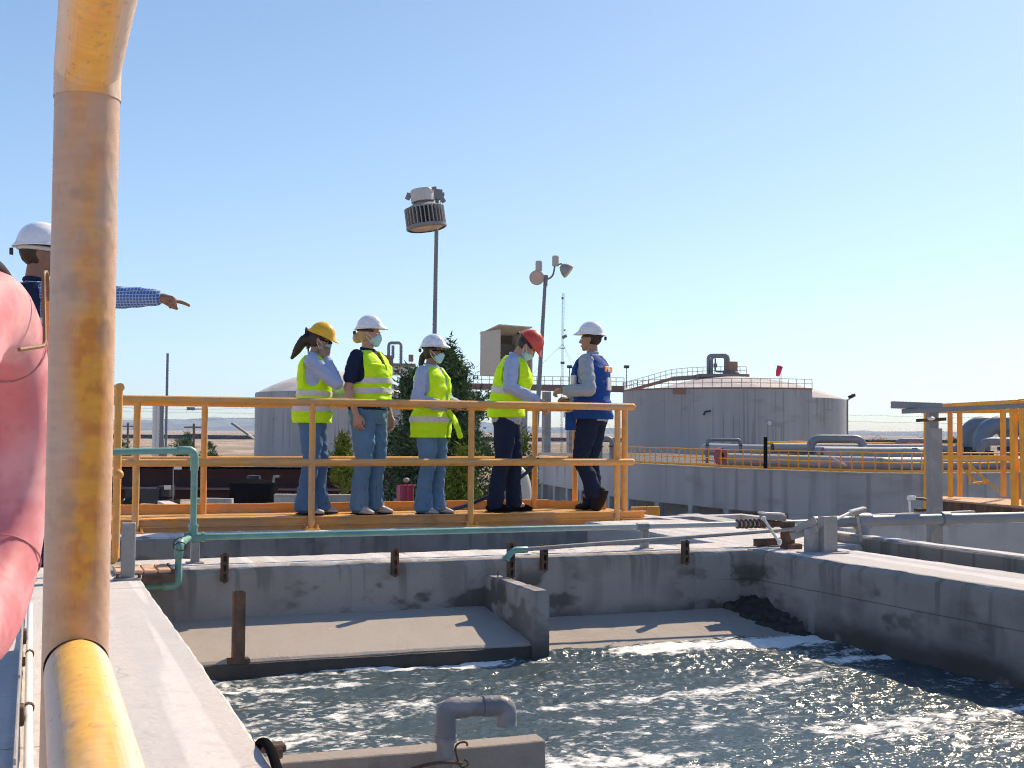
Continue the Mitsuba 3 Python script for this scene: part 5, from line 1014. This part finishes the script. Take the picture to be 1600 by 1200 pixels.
P4 = dict(short=1, skin='m_skin_fair', trousers='m_navy', shirt='m_shirt', vest='m_vest', shoe='m_black', hair='m_hair', helmet='m_red_helmet', head=(.0, .80, 0), helmet_tilt=.06, lean=.16, vest_hem=.885, shirt_hem=.82, belly=1.12, seed=11, flare=.075, brim='half',
    el={-1: (.06, -.27, 1.16), 1: (.10, .27, 1.15)}, wr={-1: (.31, -.17, 1.04), 1: (.30, .12, .99)},
    hand={-1: ((1, .25, -.35), (.3, -.5, 1), 1, 'hold'), 1: ((1, -.2, -.5), (.3, .5, 1), -1, 'hold')}, feet={1: (.08, .10, 0, .15), -1: (-.08, -.09, 0, -.1)},
    stripes=((1.10, 1.16),), extra=(badge((.13, 0, 1.02), (.012, .03, .04), 'm_dark', 'buckle'),))
P5 = dict(short=1, skin='m_skin', trousers='m_navy', shirt='m_greyshirt', vest='m_bluevest', shoe='m_rubber', hair='m_hair', helmet='m_white_helmet', head=(.12, -.02, 0), helmet_tilt=-.05, lean=.02, vest_hem=.86, shirt_hem=.84, belly=1.05, seed=14, flare=.085, brim='half', mask=False,
    el={1: (-.08, .29, 1.13), -1: (.08, -.27, 1.12)}, wr={1: (.17, .30, 1.12), -1: (.28, -.12, 1.05)},
    hand={1: ((1, .15, -.05), (.1, .5, .9), -1, 'hold'), -1: ((1, .3, .0), (0, -.4, 1), 1, 'hold')}, feet={1: (-.03, .055, .09, .0), -1: (.04, -.075, 0, -.1)}, knee={1: (.09, .08, .47)}, toe={1: 1.15},
    stripes=())
P6 = dict(short=1, skin='m_skin_dark', trousers='m_navy', shirt='m_check', vest='m_navy', shoe='m_black', hair='m_hair', helmet='m_white_helmet', head=(-.45, .03, 0), lean=.0, vest_hem=.86, seed=17, mask=False, strap='m_lampwhite', collar='m_navy',
    el={1: (.06, .28, 1.13), -1: (.20, -.385, 1.385)}, wr={1: (.16, .24, .92), -1: (.385, -.565, 1.385)},
    hand={1: ((.3, 0, -1), (0, 1, 0), -1, 'relaxed'), -1: ((.70, -.72, -.10), (.2, .0, 1), 1, 'point')}, stripes=())
def p5extra(add, bend, hc, RH, el, wr):
    add('orange_stripe', man_band(bend, 1.30, 1.36, (-.14, -.10)), 'm_orange', 40)
def bandbox(pt, size, m, name, R=None):
    def f(add, bend, hc, RH, el, wr): add(name, box(bend(pt), size, R, .004), m, 30)
    return f
P5['extra'] = (bandbox((-.146, -.03, 1.33), (.03, .20, .055), 'm_orange', 'orange_patch'), bandbox((-.153, -.02, 1.33), (.02, .07, .05), 'm_stripe', 'silver_patch'), bandbox((-.156, -.02, 1.19), (.03, .10, .12), 'm_stripe', 'back_badge'), bandbox((.115, .19, 1.23), (.06, .03, .09), 'm_stripe', 'chest_badge', rotz(-.6)), watch(1),
               bandbox((.165, .15, .84), (.10, .06, .17), 'm_bluevest', 'vest_pocket', rotz(.4)), bandbox((.19, .185, .90), (.06, .012, .05), 'm_stripe', 'pocket_patch', rotz(.4)))
P6['extra'] = (bandbox((.0, -.172, 1.26), (.14, .05, .03), 'm_white_paint', 'white_stripe', rotz(.0)),)
person('woman in a yellow helmet and hi-vis vest, dark ponytail, hand raised to her face mask', (2.369, 10.938, 0.042), RIGHT + .02, .985, P1)
person('blonde woman in a white helmet, hi-vis vest over a navy short-sleeved shirt, pale jeans', (2.859, 10.803, 0.042), RIGHT - .45, 1.02, P2)
person('short woman in a white helmet and long hi-vis vest, hands clasped in front, sunglasses', (3.412, 10.652, 0.042), RIGHT - .42, .925, P3)
person('man in a red helmet bowing his head, hi-vis vest over a blue shirt, navy trousers', (4.216, 10.804, 0.042), RIGHT - .12, 1.015, P4)
person('man in a white helmet and royal blue vest seen from behind, holding out one hand', (5.108, 10.759, 0.042), RIGHT + math.pi - .42, 1.035, P5)
person('man in a white helmet half hidden by the yellow post, pointing to the right', (.0, 6.78, .09), RIGHT + .80, 1.0, P6)
# ---------------------------------------------------------------- air
scene['air'] = {'type': 'homogeneous', 'albedo': rgb(.95, .96, .97), 'sigma_t': rgb(.36e-4, .62e-4, 1.05e-4)}
scene['haze'] = {'type': 'cube', 'to_world': T().translate([0, 0, 60]).scale([21000, 21000, 70]), 'bsdf': {'type': 'null'}, 'interior': {'type': 'ref', 'id': 'air'}}
labels['haze'] = {'kind': 'stuff'}
scene['camera']['medium'] = {'type': 'ref', 'id': 'air'}
